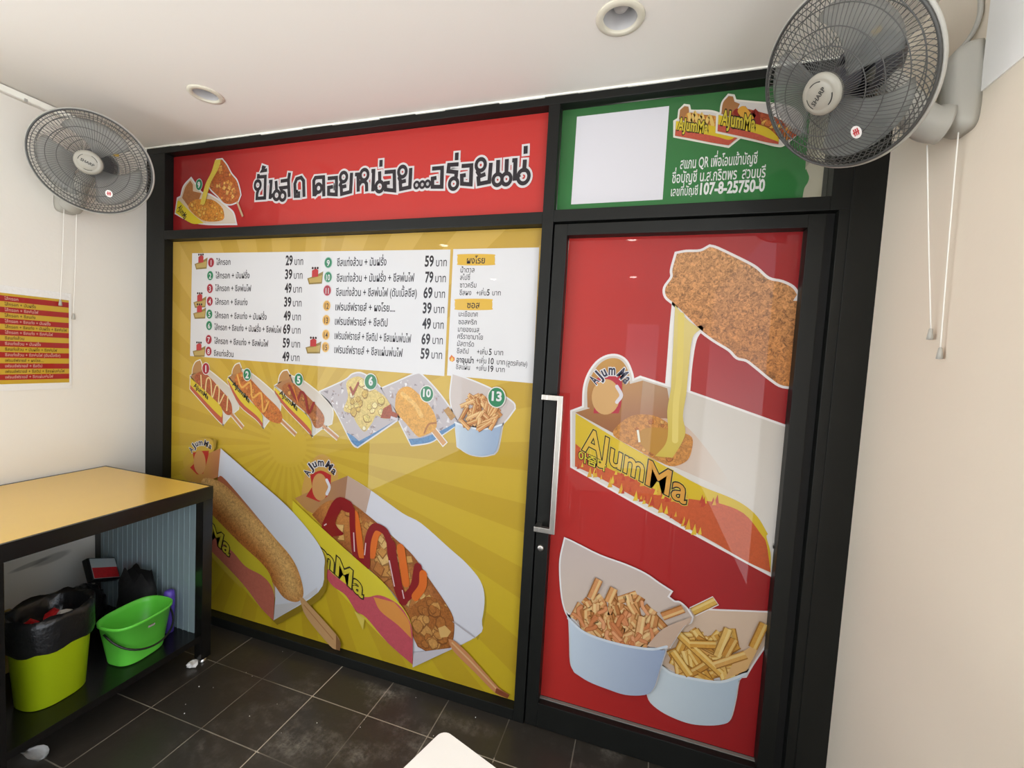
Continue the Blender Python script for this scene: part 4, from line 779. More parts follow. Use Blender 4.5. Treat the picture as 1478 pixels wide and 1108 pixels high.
# --- red poster on the door
t = thing('door_poster', 'tall red poster of fried snacks covering the glass of the door', 'poster', ((GX0 + GX1) / 2, YG, GZ0))
A = Art(t, YG)
A.poly(((GX0 + .001, GZ0 + .005), (GX1 - .001, GZ0 + .005), (GX1 - .001, GZ1 - .001), (GX0 + .001, GZ1 - .001)), (186, 40, 36), grad=lambda u, v: mixc((196, 46, 40), (158, 26, 30), (u - GX0) / .9), step=.12); A.part('sheet')
A.k = 3
for h_ in ([(2.7991,1.4780),(2.7994,1.5947),(2.7992,1.7004),(2.8010,1.8022)], [(2.8965,1.7069),(2.8768,1.6640),(2.8690,1.5720),(2.8686,1.4632)]): A.stroke(h_, .022, (244, 240, 238), sm=True)
bx = [(2.4370,1.3518),(2.4840,1.3739),(2.4824,1.4518),(2.4961,1.5093),(2.5242,1.5565),(2.5602,1.5828),(2.6004,1.5883),(2.6350,1.5696),(2.6578,1.5265),(2.6668,1.4928),(2.6952,1.5084),(2.7963,1.4817),(2.8658,1.4669),(3.2144,1.3627),(3.2064,0.9563)]+[(3.1993,0.9411),(3.2034,0.8214),(2.8792,0.9507)]+[(2.7406,1.0030),(2.4515,1.1257)]
A.poly(bx, (226, 220, 212), grad=lambda u, v: mixc((232, 226, 218), (214, 206, 196), (v - 1.0) / .4), step=.05, out=(.016, (244, 240, 238)))
A.poly([(2.5086,1.3725),(2.4980,1.3751),(2.4929,1.4526),(2.5068,1.5064),(2.5316,1.5500),(2.5641,1.5747),(2.6010,1.5794),(2.6289,1.5624),(2.6500,1.5260),(2.6576,1.4819),(2.7056,1.4989),(2.7034,1.3450),(2.6079,1.2798),(2.4501,1.3494)], (180, 128, 68), grad=grad2([(2.5543,1.5686)][0], [(2.6069,1.2937)][0], (200, 150, 78), (156, 98, 58)), step=.03)
A.poly([(2.7056,1.4989),(2.7968,1.4750),(2.8243,1.3566),(2.7034,1.3450)], (172, 132, 96), grad=grad2([(2.7123,1.4960)][0], [(2.7740,1.3518)][0], (184, 148, 112), (164, 112, 78)), step=.03)
A.poly([(2.7099,1.3456),(2.7270,1.1959),(2.8375,1.1756),(3.0790,1.0959),(2.9150,1.2990),(2.8243,1.3566)], (214, 194, 176), grad=grad2([(2.7444,1.2256)][0], [(3.0336,1.1550)][0], (206, 170, 146), (226, 218, 208)), step=.04)
A.poly([(2.5239,1.3526),(2.5285,1.4412),(2.5218,1.4899),(2.5644,1.5206),(2.6224,1.5105),(2.6281,1.4764),(2.6300,1.4005),(2.6226,1.3616)], (186, 50, 66), sm=False); A.disc([(2.5675,1.4232)][0], .055, (216, 170, 110), 1.3); A.stroke([(2.6086,1.4681),(2.6276,1.4349),(2.6128,1.4060)], .014, (226, 220, 226), sm=True)
badge_text(A, [(2.5267,1.4678),(2.5553,1.5026),(2.5986,1.5158),(2.6427,1.4774)], 'AJumMa', .058, (44, 44, 70), [(.06, WHITE)])
nug = [(2.6084,1.2728),(2.6319,1.3242),(2.6826,1.3602),(2.7474,1.3662),(2.7998,1.3475),(2.8397,1.3178),(2.8969,1.2970),(2.9008,1.2441),(2.8855,1.2020),(2.8375,1.1756),(2.7857,1.1894),(2.6985,1.2271)]
A.poly(nug, (198, 132, 58), tex=.5, sm=True); nuggets(A, nug, 14, .006, .012, [(224, 170, 86), (206, 140, 60), (180, 108, 44)], 15, tex=.5)
A.poly([(2.7190,1.3087),(2.7954,1.3200),(2.8292,1.2897),(2.8100,1.2061),(2.7444,1.2256),(2.7092,1.2629)], (190, 136, 46), sm=True)
A.poly([(2.8017,1.7924),(2.8455,1.7411),(2.8967,1.7036),(2.8720,1.6703),(2.8672,1.5719),(2.8661,1.4630)]+[(2.8604,1.3734),(2.8740,1.3146),(2.8621,1.2664),(2.8351,1.2092),(2.7715,1.2082),(2.8061,1.2601),(2.8116,1.3149),(2.8031,1.3883),(2.8106,1.4761)]+[(2.8096,1.4888),(2.8061,1.6479)], (214, 184, 84), grad=lambda u, v: mixc((206, 180, 60), (226, 206, 130), (v - 1.1) / .6), step=.04)
A.stroke([(2.8262,1.7537),(2.8365,1.5305)]+[(2.8323,1.4176),(2.8395,1.2773)], .022, (230, 208, 112), sm=True)
A.stroke([(2.6998,1.3033),(2.7097,1.2561)], .008, (244, 240, 220)); A.part('box_picture', 'printed yellow and red paper tray with a melted cheese snack')
A.k = 12
strp = [(2.4517,1.3460),(2.6088,1.2659),(2.8125,1.1723),(2.9410,1.1154),(3.0328,1.0890),(3.0929,1.0653),(3.1417,1.0275),(3.1802,0.9691)]+[(3.1768,0.9564),(3.1942,0.9011),(3.2000,0.8292),(3.1212,0.8540),(3.0054,0.9053),(2.8787,0.9575)]+[(2.8260,0.9855),(2.6916,1.0411),(2.5512,1.0991),(2.4630,1.1271)]
A.poly(strp, (222, 190, 40), grad=None); n0 = A.k
A.poly([(2.4598,1.2209),(2.5830,1.1426),(2.7002,1.1089),(2.8203,1.0638),(2.9208,1.0586),(3.0056,1.0583),(3.0955,1.0329),(3.1580,0.9651)]+[(3.1789,0.9308),(3.2000,0.8292),(3.1212,0.8540),(3.0054,0.9053),(2.8787,0.9575)]+[(2.8260,0.9855),(2.6916,1.0411),(2.5512,1.0991),(2.4630,1.1271)], (206, 92, 46), tex=.12)
q = random.Random(5); m_ = [[(2.4750,1.1287),(2.5868,1.0862),(2.6914,1.0446),(2.7995,0.9985),(2.8911,0.9586),(2.9548,0.9323)], [(2.4815,1.1945),(2.5903,1.1365),(2.7077,1.0960),(2.8213,1.0502),(2.9096,1.0433),(3.0061,1.0517)]]
for l in m_:
    for a, b in zip(l, l[1:]):
        for j in range(7):
            t_ = q.random(); p = (a[0] + (b[0] - a[0]) * t_, a[1] + (b[1] - a[1]) * t_ + q.uniform(-.005, .02)); r = q.uniform(.008, .02); A.k = n0 + 3 + j * .3
            A.poly([(p[0] - r * .5, p[1] - r), (p[0] + r * .5, p[1] - r * .8), (p[0] + r * .1, p[1] + r * 1.3)], q.choice([(226, 170, 50), (196, 70, 44), (232, 196, 60)]))
A.k = n0 + 14; A.text('AJum', [(2.4882,1.2011)][0], (Vector([(2.7335,1.1031)][0]) - Vector([(2.4882,1.2011)][0])).length, .140, (226, 186, 62), .012, dirv=(Vector([(2.7337,1.1011)][0]) - Vector([(2.4882,1.2011)][0])), up=(.06, 1), halo=[(.05, (230, 206, 80)), (.034, (40, 38, 18))])
A.k = n0 + 14; A.text('Ma', [(2.7440,1.0942)][0], (Vector([(2.8964,1.0379)][0]) - Vector([(2.7440,1.0942)][0])).length, .140, (222, 160, 62), .012, dirv=(Vector([(2.8968,1.0332)][0]) - Vector([(2.7441,1.0928)][0])), up=(.06, 1), halo=[(.05, (230, 206, 80)), (.034, (40, 38, 18))])
A.k = n0 + 14; A.text('아줌마', [(2.4753,1.1577)][0], (Vector([(2.5897,1.1236)][0]) - Vector([(2.4755,1.1541)][0])).length, .046, (226, 206, 50), .015, dirv=(Vector([(2.5899,1.1208)][0]) - Vector([(2.4755,1.1541)][0])), up=(.0, 1), halo=[(.06, (44, 40, 18))])
A.part('lettering', 'yellow lettering with dark outline on the printed tray front')
A.k = 3
cdg = [(2.7938,1.9842),(2.8270,1.9899),(2.8750,1.9909),(2.9064,2.0073),(2.9334,1.9985),(3.0231,1.9519),(3.0644,1.9267),(3.1061,1.8896),(3.1507,1.8774),(3.1843,1.8592),(3.2012,1.8351),(3.1908,1.8138),(3.2253,1.8125),(3.2501,1.5141),(3.1858,1.5125),(3.1457,1.5347),(3.0982,1.5725),(3.0623,1.5988),(3.0303,1.6067),(3.0022,1.6339),(2.9471,1.6668),(2.8967,1.7036),(2.8511,1.7477),(2.7982,1.7989),(2.7683,1.8247),(2.7628,1.8575),(2.7848,1.8967),(2.7827,1.9260)]
A.poly(cdg, (178, 112, 54), out=(.018, (242, 236, 234)), grad=lambda u, v: (*mixc((188, 120, 62), (202, 146, 94), (v - 1.5) / .5), .8), step=.03)
#nuggets(A, cdg, 170, .004, .013, [(196, 130, 64), (168, 100, 44), (206, 144, 78), (160, 92, 38)], 16, tex=.6)
A.part('corn_dog_picture', 'large printed crumbed snack outlined in white')
A.k = 3                                                          # right hand cup of fries
paper = [(2.8754,0.4826),(2.9141,0.5629),(2.9465,0.6334),(3.0014,0.6393),(3.2204,0.6808),(3.2259,0.6129),(3.1689,0.4709),(3.1498,0.4181),(3.0691,0.3883),(2.9480,0.3607),(2.8572,0.3779)]
A.poly(paper, (218, 192, 168), out=(.012, (240, 234, 232))); A.stroke([(2.9506,0.6204),(3.0284,0.6832)], .038, (240, 234, 232)); fry(A, [(2.9506,0.6204)][0], [(3.0273,0.6822)][0], .025, (222, 178, 84))
A.k = 4; b2 = [(2.8572,0.3779),(2.8459,0.3533),(2.8238,0.2964),(2.8101,0.2561),(2.8293,0.2181),(2.8837,0.1914),(2.9614,0.1800),(3.0233,0.1892),(3.0827,0.2117),(3.1105,0.2415),(3.1221,0.3211),(3.1279,0.3982),(3.1493,0.4248),(3.1539,0.4397),(3.0696,0.3815),(2.9792,0.3626),(2.8972,0.3605)]
A.stroke(b2, .012, (240, 234, 232), closed=True)
reg = [(2.8528,0.3480),(2.8615,0.4078),(2.8985,0.5168),(2.9327,0.5674),(3.0433,0.5672),(3.0886,0.5989),(3.1352,0.5294),(3.1503,0.4861),(3.1295,0.3782),(3.0126,0.3301),(2.9123,0.3292)]
FL = scatter_fries(reg, 40, .07, .13, 51, 10, 170) + [([(2.8907,0.5360)][0], [(3.0675,0.4085)][0]), ([(2.9506,0.4950)][0], [(3.0413,0.5151)][0]), ([(3.0775,0.5893)][0], [(3.0476,0.4720)][0]), ([(3.1009,0.5545)][0], [(3.0741,0.4792)][0]), ([(3.0413,0.4358)][0], [(3.1430,0.5045)][0]), ([(2.8906,0.4511)][0], [(2.9598,0.3711)][0]), ([(3.1928,0.6378)][0], [(3.1636,0.5369)][0])]
for i, (a, b) in enumerate(FL): A.k = 12 + i * 1.2; fry(A, a, b, .026, FRY[i % 5])
A.k = 62; A.poly([(3.0809,0.3916),(3.1143,0.4968),(3.1631,0.5435),(3.1947,0.5784),(3.1506,0.4455)], (224, 180, 120)); A.poly(b2, (200, 214, 226), grad=grad2([(2.8263,0.2609)][0], [(3.1200,0.3480)][0], (216, 228, 234), (186, 204, 220)), step=.03); A.stroke([(2.8572,0.3779),(2.8972,0.3605),(2.9792,0.3626),(3.0699,0.3781),(3.1487,0.4314)], .010, (222, 232, 238), sm=True)
A.part('fries_picture', 'printed pale cup of yellow fries')
A.k = 90                                                         # left hand cup
paper = [(2.4442,0.8203),(2.4776,0.8115),(2.5867,0.7770),(2.6912,0.7579),(2.7660,0.7374),(2.8203,0.7100),(2.8668,0.6885),(2.8558,0.6650),(2.8824,0.6499),(2.9013,0.6508),(2.9278,0.6325),(2.9485,0.6061),(2.9439,0.5841),(2.9203,0.5644),(2.8765,0.4687),(2.8132,0.4450),(2.6789,0.4392),(2.5378,0.4406),(2.4838,0.4876),(2.4541,0.5487),(2.4371,0.6430),(2.4314,0.7320)]
A.poly(paper, (202, 186, 176), out=(.013, (242, 238, 238)), grad=lambda u, v: mixc((214, 196, 180), (200, 184, 180), (v - .5) / .4), step=.04)
b1 = [(2.4737,0.5079),(2.4843,0.4802),(2.4931,0.3991),(2.5030,0.3028),(2.5198,0.2694),(2.5792,0.2482),(2.6508,0.2388),(2.7273,0.2352),(2.8000,0.2567),(2.8307,0.2912),(2.8454,0.3603),(2.8643,0.4584),(2.7870,0.4418),(2.6929,0.4355),(2.5950,0.4400),(2.5368,0.4554),(2.4987,0.4837)]
A.k += 1; A.stroke(b1, .013, (242, 238, 238), closed=True)
reg = [(2.4824,0.5099),(2.5216,0.5790),(2.5844,0.6006),(2.6317,0.6258),(2.6901,0.6749),(2.7717,0.6569),(2.8410,0.6017),(2.8673,0.5938),(2.8641,0.5506),(2.8404,0.4307),(2.7299,0.3940),(2.6331,0.3978),(2.5240,0.4296)]
FL = scatter_fries(reg, 74, .06, .12, 61, 20, 160) + [([(2.5929,0.6833)][0], [(2.5634,0.5959)][0]), ([(2.6536,0.6598)][0], [(2.6336,0.5970)][0]), ([(2.9150,0.6365)][0], [(2.8420,0.5878)][0]), ([(2.7679,0.5702)][0], [(2.7585,0.4669)][0]), ([(2.6292,0.4561)][0], [(2.6967,0.4804)][0])]
k0 = A.k + 4
for i, (a, b) in enumerate(FL): A.k = k0 + i * 1.0; fry(A, a, b, .026, SAU[i % 5])
q = random.Random(18)
for j, (a, b) in enumerate(scatter_fries(reg, 26, .03, .06, 62, 30, 150)):   # sauce ribbons over the fries
    m_ = (a + b) / 2 + Vector((q.uniform(-.012, .012), q.uniform(-.01, .01))); c = q.choice([(220, 146, 96), (230, 164, 116), (208, 130, 80)])
    A.k = k0 + 76 + j * .3; A.stroke([a, m_, b], q.uniform(.012, .020), mixc(c, (140, 70, 30), .4), sm=True); A.k = k0 + 76.15 + j * .3; A.stroke([a, m_, b], .011, c, sm=True)
A.k = k0 + 88; A.poly([(2.7927,0.4541),(2.8338,0.5218),(2.8699,0.5591),(2.9480,0.6129),(2.9409,0.5834),(2.9203,0.5644),(2.8765,0.4687)], (206, 178, 156))
A.poly(b1, (180, 196, 220), grad=grad2([(2.4996,0.3552)][0], [(2.8552,0.4060)][0], (206, 220, 234), (160, 176, 204)), step=.03); A.stroke([(2.4797,0.4942),(2.5368,0.4554),(2.6092,0.4399),(2.7133,0.4371),(2.8129,0.4485),(2.8665,0.4732)], .010, (216, 226, 236), sm=True)
A.part('fries_picture', 'printed pale cup of sauced fries in paper')

# --- price poster on the left wall
t = thing('price_poster', 'white price poster with red and yellow stripes on the left wall', 'poster', (0.002, -0.62, 1.287))
bm = boxes(((0.0005, -0.92, 1.287), (0.0045, -0.330, 1.752)), bev=0.0008); obj('backing_board', bm, M['white_paper'], t)
A = Art(t, 0.005, 'x'); A.k = 1
ps = [(-0.3401,1.7185),(-0.3454,1.3167)]; y1 = ps[0][0] - .0; zt, zb = ps[0][1], ps[1][1]; yl = -0.88
A.poly([(yl, zb), (y1, zb), (y1, zt), (yl, zt)], (228, 186, 56)); A.part('sheet')
LN = ['ไส้กรอก', 'ไส้กรอก + มันฝรั่ง', 'ไส้กรอก + ชีสพ่นไฟ', 'ไส้กรอก + ชีสแท่ง', 'ไส้กรอก + ชีสแท่ง + มันฝรั่ง', 'ไส้กรอก + ชีสแท่ง + มันฝรั่ง + ชีสพ่นไฟ', 'ไส้กรอก + ชีสแท่ง + ชีสพ่นไฟ', 'ชีสแท่งล้วน', 'ชีสแท่งล้วน + มันฝรั่ง', 'ชีสแท่งล้วน + มันฝรั่ง + ชีสพ่นไฟ', 'ชีสแท่งล้วน + ชีสพ่นไฟ (ดับเบิ้ลชีส)', 'เฟรนช์ฟรายส์ + ผงโรย....', 'เฟรนช์ฟรายส์ + ชีสดิป', 'เฟรนช์ฟรายส์ + ชีสดิป + ชีสแผ่นพ่นไฟ', 'เฟรนช์ฟรายส์ + ชีสแผ่นพ่นไฟ']
WD = [115, 265, 285, 260, 395, 550, 415, 160, 305, 455, 485, 330, 315, 525, 415]
hh = (zt - zb) / 16.2; ly = [(-0.5606,1.6889)][0][0]; per = (y1 - ly) / (604 - 33)
for i in range(15):
    z1 = zt - hh * .45 - i * hh; z0 = z1 - hh
    if i % 2 == 0: A.k = 2; A.poly([(yl, z0), (y1, z0), (y1, z1), (yl, z1)], (186, 40, 34))
    A.k = 4; A.text(LN[i], (ly, z0 + hh * .28), WD[i] * per, hh * .72, (236, 176, 160) if i % 2 == 0 else (110, 80, 24), .02)
A.part('striped_list', 'red and yellow striped list with Thai lettering')
bpy.data.objects.remove(TOBJ)

# ---------------------------------------------------------------- wall fans
def fan(c, n, wall_x, plate_y, plate_z, arm, ends, ph, label, logo_rot, cords, R=0.209):
    n = Vector(n).normalized(); c = Vector(c)
    e1 = Vector((0, 0, 1)).cross(n).normalized(); e2 = n.cross(e1)          # e1: sideways, e2: up in the disc
    def L(r, a, h): return c + (e1 * math.cos(a) + e2 * math.sin(a)) * r + n * h
    t = thing('wall_fan', label, 'fan', (wall_x, plate_y, plate_z), 'oscillating wall fans')
    def guard(sign, depth, nw, r_in, mat, name, rings, twist, wr):
        bm = bmesh.new()
        for k in range(nw):
            a = 2 * math.pi * k / nw; pts = []
            for i in range(10):
                s = i / 9; r = r_in + (R - 0.003 - r_in) * s
                h = sign * depth * (1 - max(0, (s - 0.25) / 0.75) ** 2.6)
                pts.append(L(r, a + twist * (1 - s), h))
            tube(bm, pts, wr, 4, cap=False)
        for r, rr in rings:
            s = (r - r_in) / (R - 0.003 - r_in); h = sign * depth * (1 - max(0, (s - 0.25) / 0.75) ** 2.6)
            tube(bm, [L(r, 2 * math.pi * k / 64, h) for k in range(64)], rr, 5, closed=True)
        return obj(name, bm, mat, t, True)
    guard(-1, 0.058, 84, 0.052, M['wire_rear'], 'rear_guard', [(0.054, .0022), (0.10, .0014), (0.15, .0014), (0.185, .0014)], 0.25, 0.0010)
    fg = guard(1, 0.066, 96, 0.042, M['wire'], 'front_guard', [(0.10, .0013), (0.136, .0015), (0.172, .0013), (0.190, .0013)], -0.30, 0.0009)
    bm = bmesh.new()
    tube(bm, [L(R, 2 * math.pi * k / 96, -0.002) for k in range(96)], 0.0052, 8, closed=True)
    obj('rim', bm, M['fan_grey'], t, True, label='pale grey rim')
    bm = bmesh.new(); tube(bm, [L(R - 0.004, 2 * math.pi * k / 96, 0.006) for k in range(96)], 0.0036, 6, closed=True); obj('rim_wire', bm, M['wire'], fg, True)
    bm = bmesh.new(); h0 = 0.064
    lathe(bm, [(0.040, h0 - 0.012), (0.047, h0 - 0.006), (0.049, h0 + 0.002), (0.046, h0 + 0.009), (0.036, h0 + 0.0125), (0.033, h0 + 0.0115), (0.030, h0 + 0.0135), (0.015, h0 + 0.015), (0.0001, h0 + 0.0155)], c, n, 48)
    cap = obj('hub_cap', bm, M['fan_pale'], fg, True, label='pale grey hub cap')
    # maker's lettering and arcs on the cap
    bm = bmesh.new()
    TMP2 = bpy.data.curves.new('t', 'FONT'); TMP2.body = 'SHARP'; TMP2.size = 1; TMP2.offset = 0.02; TMP2.resolution_u = 2
    to = bpy.data.objects.new('t', TMP2); COL.objects.link(to); dgx = bpy.context.evaluated_depsgraph_get(); dgx.update()
    me = bpy.data.meshes.new_from_object(to.evaluated_get(dgx)); bpy.data.objects.remove(to)
    xs = [v.co.x for v in me.vertices]; w_ = max(xs) - min(xs); sc = 0.046 / w_; ca, sa = math.cos(logo_rot), math.sin(logo_rot)
    vs = []
    for v in me.vertices:
        x = (v.co.x - min(xs)) * sc - 0.023; y = (v.co.y - 0.36) * sc * 1.0
        vs.append(bm.verts.new(c + e1 * (x * ca - y * sa) + e2 * (x * sa + y * ca) + n * (h0 + 0.0163)))
    for p in me.polygons: bm.faces.new([vs[i] for i in p.vertices])
    for a0, a1 in ((0.6, 1.5), (2.4, 3.3), (4.6, 5.5)):
        tube(bm, [L(0.0315, logo_rot + a0 + (a1 - a0) * k / 8, h0 + 0.0124) for k in range(9)], 0.0013, 5)
    obj('logo', bm, M['mark'], t, label="dark maker's lettering on the hub cap")
    # blades
    for b in range(3):
        bm = bmesh.new(); a0 = ph + b * 2 * math.pi / 3; NA, NR = 14, 8; g = []
        for i in range(NR):
            s = i / (NR - 1); r = 0.032 + (0.176 - 0.032) * s; wd = math.radians(34 + 62 * s ** 0.7); off = math.radians(18) * s
            row = []
            for j in range(NA):
                q = j / (NA - 1); rr = r * (1 - 0.10 * s * abs(2 * q - 1) ** 4)
                row.append(bm.verts.new(L(rr, a0 + off + wd * (q - 0.5), 0.018 - 0.030 * (q - 0.5) * (0.6 + 0.5 * s) - 0.006 * s)))
            g.append(row)
        for i in range(NR - 1):
            for j in range(NA - 1): bm.faces.new((g[i][j], g[i][j + 1], g[i + 1][j + 1], g[i + 1][j]))
        bmesh.ops.solidify(bm, geom=bm.faces[:], thickness=0.0018)
        obj('blade', bm, M['smoke'], t, True, label='smoky see-through fan blade')
    bm = bmesh.new(); lathe(bm, [(0.0001, 0.050), (0.024, 0.048), (0.034, 0.040), (0.036, 0.0), (0.036, -0.02)], c, n, 40); obj('blade_hub', bm, M['fan_dark'], t, True)
    bm = bmesh.new(); lathe(bm, [(0.050, -0.045), (0.062, -0.060), (0.066, -0.085), (0.062, -0.135), (0.046, -0.165), (0.0001, -0.172)], c, n, 40)
    mo = obj('motor_housing', bm, M['fan_dark'], t, True)
    bm = bmesh.new(); tube(bm, [c + n * -0.115 + e2 * 0.066, c + n * -0.115 + e2 * 0.082], [0.006, 0.005], 10); obj('swing_knob', bm, M['fan_dark'], mo, True)
    bm = bmesh.new(); box(bm, (0, 0, 0), (0.02, 0.0015, 0.012)); 
    mt = Matrix(((e1.x, n.x, e2.x, 0), (e1.y, n.y, e2.y, 0), (e1.z, n.z, e2.z, 0), (0, 0, 0, 1))); o_ = L(0.078, math.radians(40), -0.054)
    bmesh.ops.transform(bm, matrix=Matrix.Translation(o_) @ mt, verts=bm.verts[:]); obj('warning_label', bm, M['amber'], t, label='small yellow label')
    # round sticker on the guard
    bm = bmesh.new(); sr, sa_ = 0.128, ends['sticker']; 
    for rr, hh_ in ((0.0125, 0.0),):
        f = [bm.verts.new(L(sr, sa_, 0.0655) + (e1 * math.cos(2 * math.pi * k / 24) * rr + e2 * math.sin(2 * math.pi * k / 24) * rr * 1.2) + n * 0.003) for k in range(24)]
        bm.faces.new(f)
    st = obj('sticker', bm, M['stick_white'], fg, label='white and red sticker on the guard')
    bm = bmesh.new(); o_ = L(sr, sa_, 0.0655) + n * 0.0036
    for dx in (-0.006, -0.0015, 0.003):
        bm.faces.new([bm.verts.new(o_ + e1 * (dx + a) + e2 * b) for a, b in ((0, -0.009), (0.003, -0.007), (0.004, 0.008), (0.001, 0.009))])
    bm.faces.new([bm.verts.new(o_ + e1 * a + e2 * b) for a, b in ((-0.008, -0.002), (0.008, -0.001), (0.008, 0.002), (-0.008, 0.001))])
    obj('sticker_print', bm, M['stick_red'], t)
    # arm and wall plate
    sgn = -1 if wall_x > 1 else 1
    bm = bmesh.new(); ap = catmull(arm, False, 8); m_ = len(ap)
    tube(bm, ap, [0.044 - 0.016 * (i / (m_ - 1)) for i in range(m_)], 20); obj('arm', bm, M['fan_grey'], t, True)
    bm = bmesh.new(); secs = []
    for h, s in ((0.0, 1.0), (0.014, 1.0), (0.03, 0.95), (0.046, 0.82), (0.054, 0.6)):
        pts = []
        for k in range(40):
            a = 2 * math.pi * k / 40; cy, cz = math.cos(a), math.sin(a); e = 0.42
            y = 0.040 * math.copysign(abs(cy) ** e, cy) * s; z = 0.105 * math.copysign(abs(cz) ** e, cz) * s
            pts.append(Vector((wall_x + sgn * (0.0004 + h), plate_y + y * (1 - 0.12 * (z / 0.105)), plate_z + z)))
        secs.append(pts)
    loft(bm, secs, True, True); bmesh.ops.recalc_face_normals(bm, faces=bm.faces[:]); obj('wall_plate', bm, M['fan_grey'], t, True)
    for top, bot in cords:
        bm = bmesh.new(); m1 = (Vector(top) + Vector(bot)) / 2 + Vector((0.0, 0.0015, 0)); tube(bm, catmull([top, m1, bot], False, 8), 0.0016, 6); pc = obj('pull_cord', bm, M['cord_white'], t, True)
        bm = bmesh.new(); b_ = Vector(bot); lathe(bm, [(0.0001, 0.002), (0.0035, 0.0), (0.0055, -0.014), (0.0068, -0.027), (0.0001, -0.028)], b_, (0, 0, 1), 16); obj('pull_knob', bm, M['fan_grey'], pc, True)
    return t
fan((0.290, -0.396, 2.322), (0.72, -0.63, -0.28), 0.0, -0.35, 2.235, [(0.045, -0.352, 2.165), (0.075, -0.350, 2.185), (0.105, -0.345, 2.26), (0.17, -0.325, 2.335)],
    {'sticker': math.radians(-62)}, math.radians(62), 'grey wall fan on the white left wall above the striped price poster', math.radians(-22),
    [((0.038, -0.372, 2.15), (0.018, -0.378, 1.715)), ((0.052, -0.332, 2.15), (0.020, -0.330, 1.655))])
fan((3.130, -0.397, 2.294), (-0.708, -0.397, -0.584), RX, -0.362, 2.262, [(RX - 0.046, -0.362, 2.185), (RX - 0.085, -0.362, 2.195), (RX - 0.135, -0.360, 2.255), (RX - 0.190, -0.350, 2.345)],
    {'sticker': math.radians(-72)}, math.radians(-95), 'large near grey wall fan on the beige right wall above the door', math.radians(28),
    [((RX - 0.062, -0.335, 2.15), (RX - 0.014, -0.338, 1.69)), ((RX - 0.020, -0.370, 2.17), (RX - 0.012, -0.380, 1.64))])
bm = bmesh.new(); tube(bm, catmull([(RX - 0.006, -0.36, 2.59), (RX - 0.006, -0.368, 2.48), (RX - 0.008, -0.376, 2.42), (RX - 0.012, -0.355, 2.385), (RX - 0.03, -0.33, 2.36)], False, 8), 0.0055, 8)
tag(obj('power_cable', bm, M['fan_grey'], None, True), 'grey power cable hanging from the ceiling to the right wall fan', 'cable')
# white cable trunking along the left wall
t = thing('cable_trunking', 'white cable trunking along the top of the left wall beside the fan', 'trunking', (0.012, -0.8, 2.57))
obj('channel', boxes(((0.0003, -1.20, 2.566), (0.024, -0.30, 2.597)), bev=0.002), M['wall'], t)
obj('cover', boxes(((0.024, -1.20, 2.569), (0.028, -0.30, 2.594)), bev=0.0015), M['near_white'], t)
obj('clip', boxes(((0.0285, -0.50, 2.562), (0.032, -0.49, 2.575))), M['fan_grey'], t)

# ---------------------------------------------------------------- cabinet table with yellow top
TX, TY0, TY1, TZ = 0.773, -0.94, -0.190, 0.866
SH = 0.15
t = thing('cabinet_table', 'black framed storage table with yellow top against the left wall', 'table', (TX / 2, (TY0 + TY1) / 2, 0))
obj('tabletop', boxes(((0.022, TY0 + 0.012, TZ - 0.012), (TX - 0.012, TY1 - 0.012, TZ + 0.0005))), M['yellow_top'], t, label='yellow laminate top')
obj('top_frame', boxes(((0.004, TY0, TZ - 0.062), (TX, TY0 + 0.0115, TZ)), ((0.004, TY1 - 0.0115, TZ - 0.062), (TX, TY1, TZ)), ((0.004, TY0 + 0.0115, TZ - 0.062), (0.0215, TY1 - 0.0115, TZ)), ((TX - 0.0115, TY0 + 0.0115, TZ - 0.062), (TX, TY1 - 0.0115, TZ))), M['black_gloss'], t)
for (x0, x1) in ((0.004, 0.054), (TX - 0.047, TX - 0.0005)):
    for (y0, y1) in ((TY0 + 0.0005, TY0 + 0.048), (TY1 - 0.048, TY1 - 0.0005)):
        bm = boxes(((x0, y0, 0.022), (x1, y1, TZ - 0.0625)), bev=0.002); lg = obj('leg', bm, M['black_gloss'], t)
        bm = bmesh.new(); cxy = ((x0 + x1) / 2, (y0 + y1) / 2); lathe(bm, [(0.020, 0.0), (0.022, 0.004), (0.016, 0.016), (0.010, 0.0215)], (*cxy, 0.0), (0, 0, 1), 20, True); obj('foot', bm, M['chrome'], lg, True)
obj('shelf', boxes(((0.010, TY0 + 0.004, SH - 0.03), (TX - 0.003, TY1 - 0.004, SH - 0.0005))), M['black_gloss'], t)
bm = bmesh.new(); y = TY1 - 0.050; box(bm, (0.0545, y, SH), (TX - 0.0475, y + 0.012, TZ - 0.0625))
x = 0.075
while x < TX - 0.05:
    box(bm, (x, y - 0.003, SH), (x + 0.005, y + 0.001, TZ - 0.0625)); x += 0.036
obj('side_or_shade_panel', bm, M['panel_grey'], t, label='blue-grey ribbed panel added at the near end for shade')

bm = bmesh.new(); box(bm, (0.0545, TY0 + 0.020, SH), (TX - 0.0475, TY0 + 0.032, TZ - 0.0625)); x = 0.075  # unseen near-end panel, added to darken the space under the tabletop
while x < TX - 0.05:
    box(bm, (x, TY0 + 0.031, SH), (x + 0.005, TY0 + 0.035, TZ - 0.0625)); x += 0.036
obj('side_or_shade_panel', bm, M['panel_grey'], t, label='blue-grey ribbed panel added at the near end for shade')

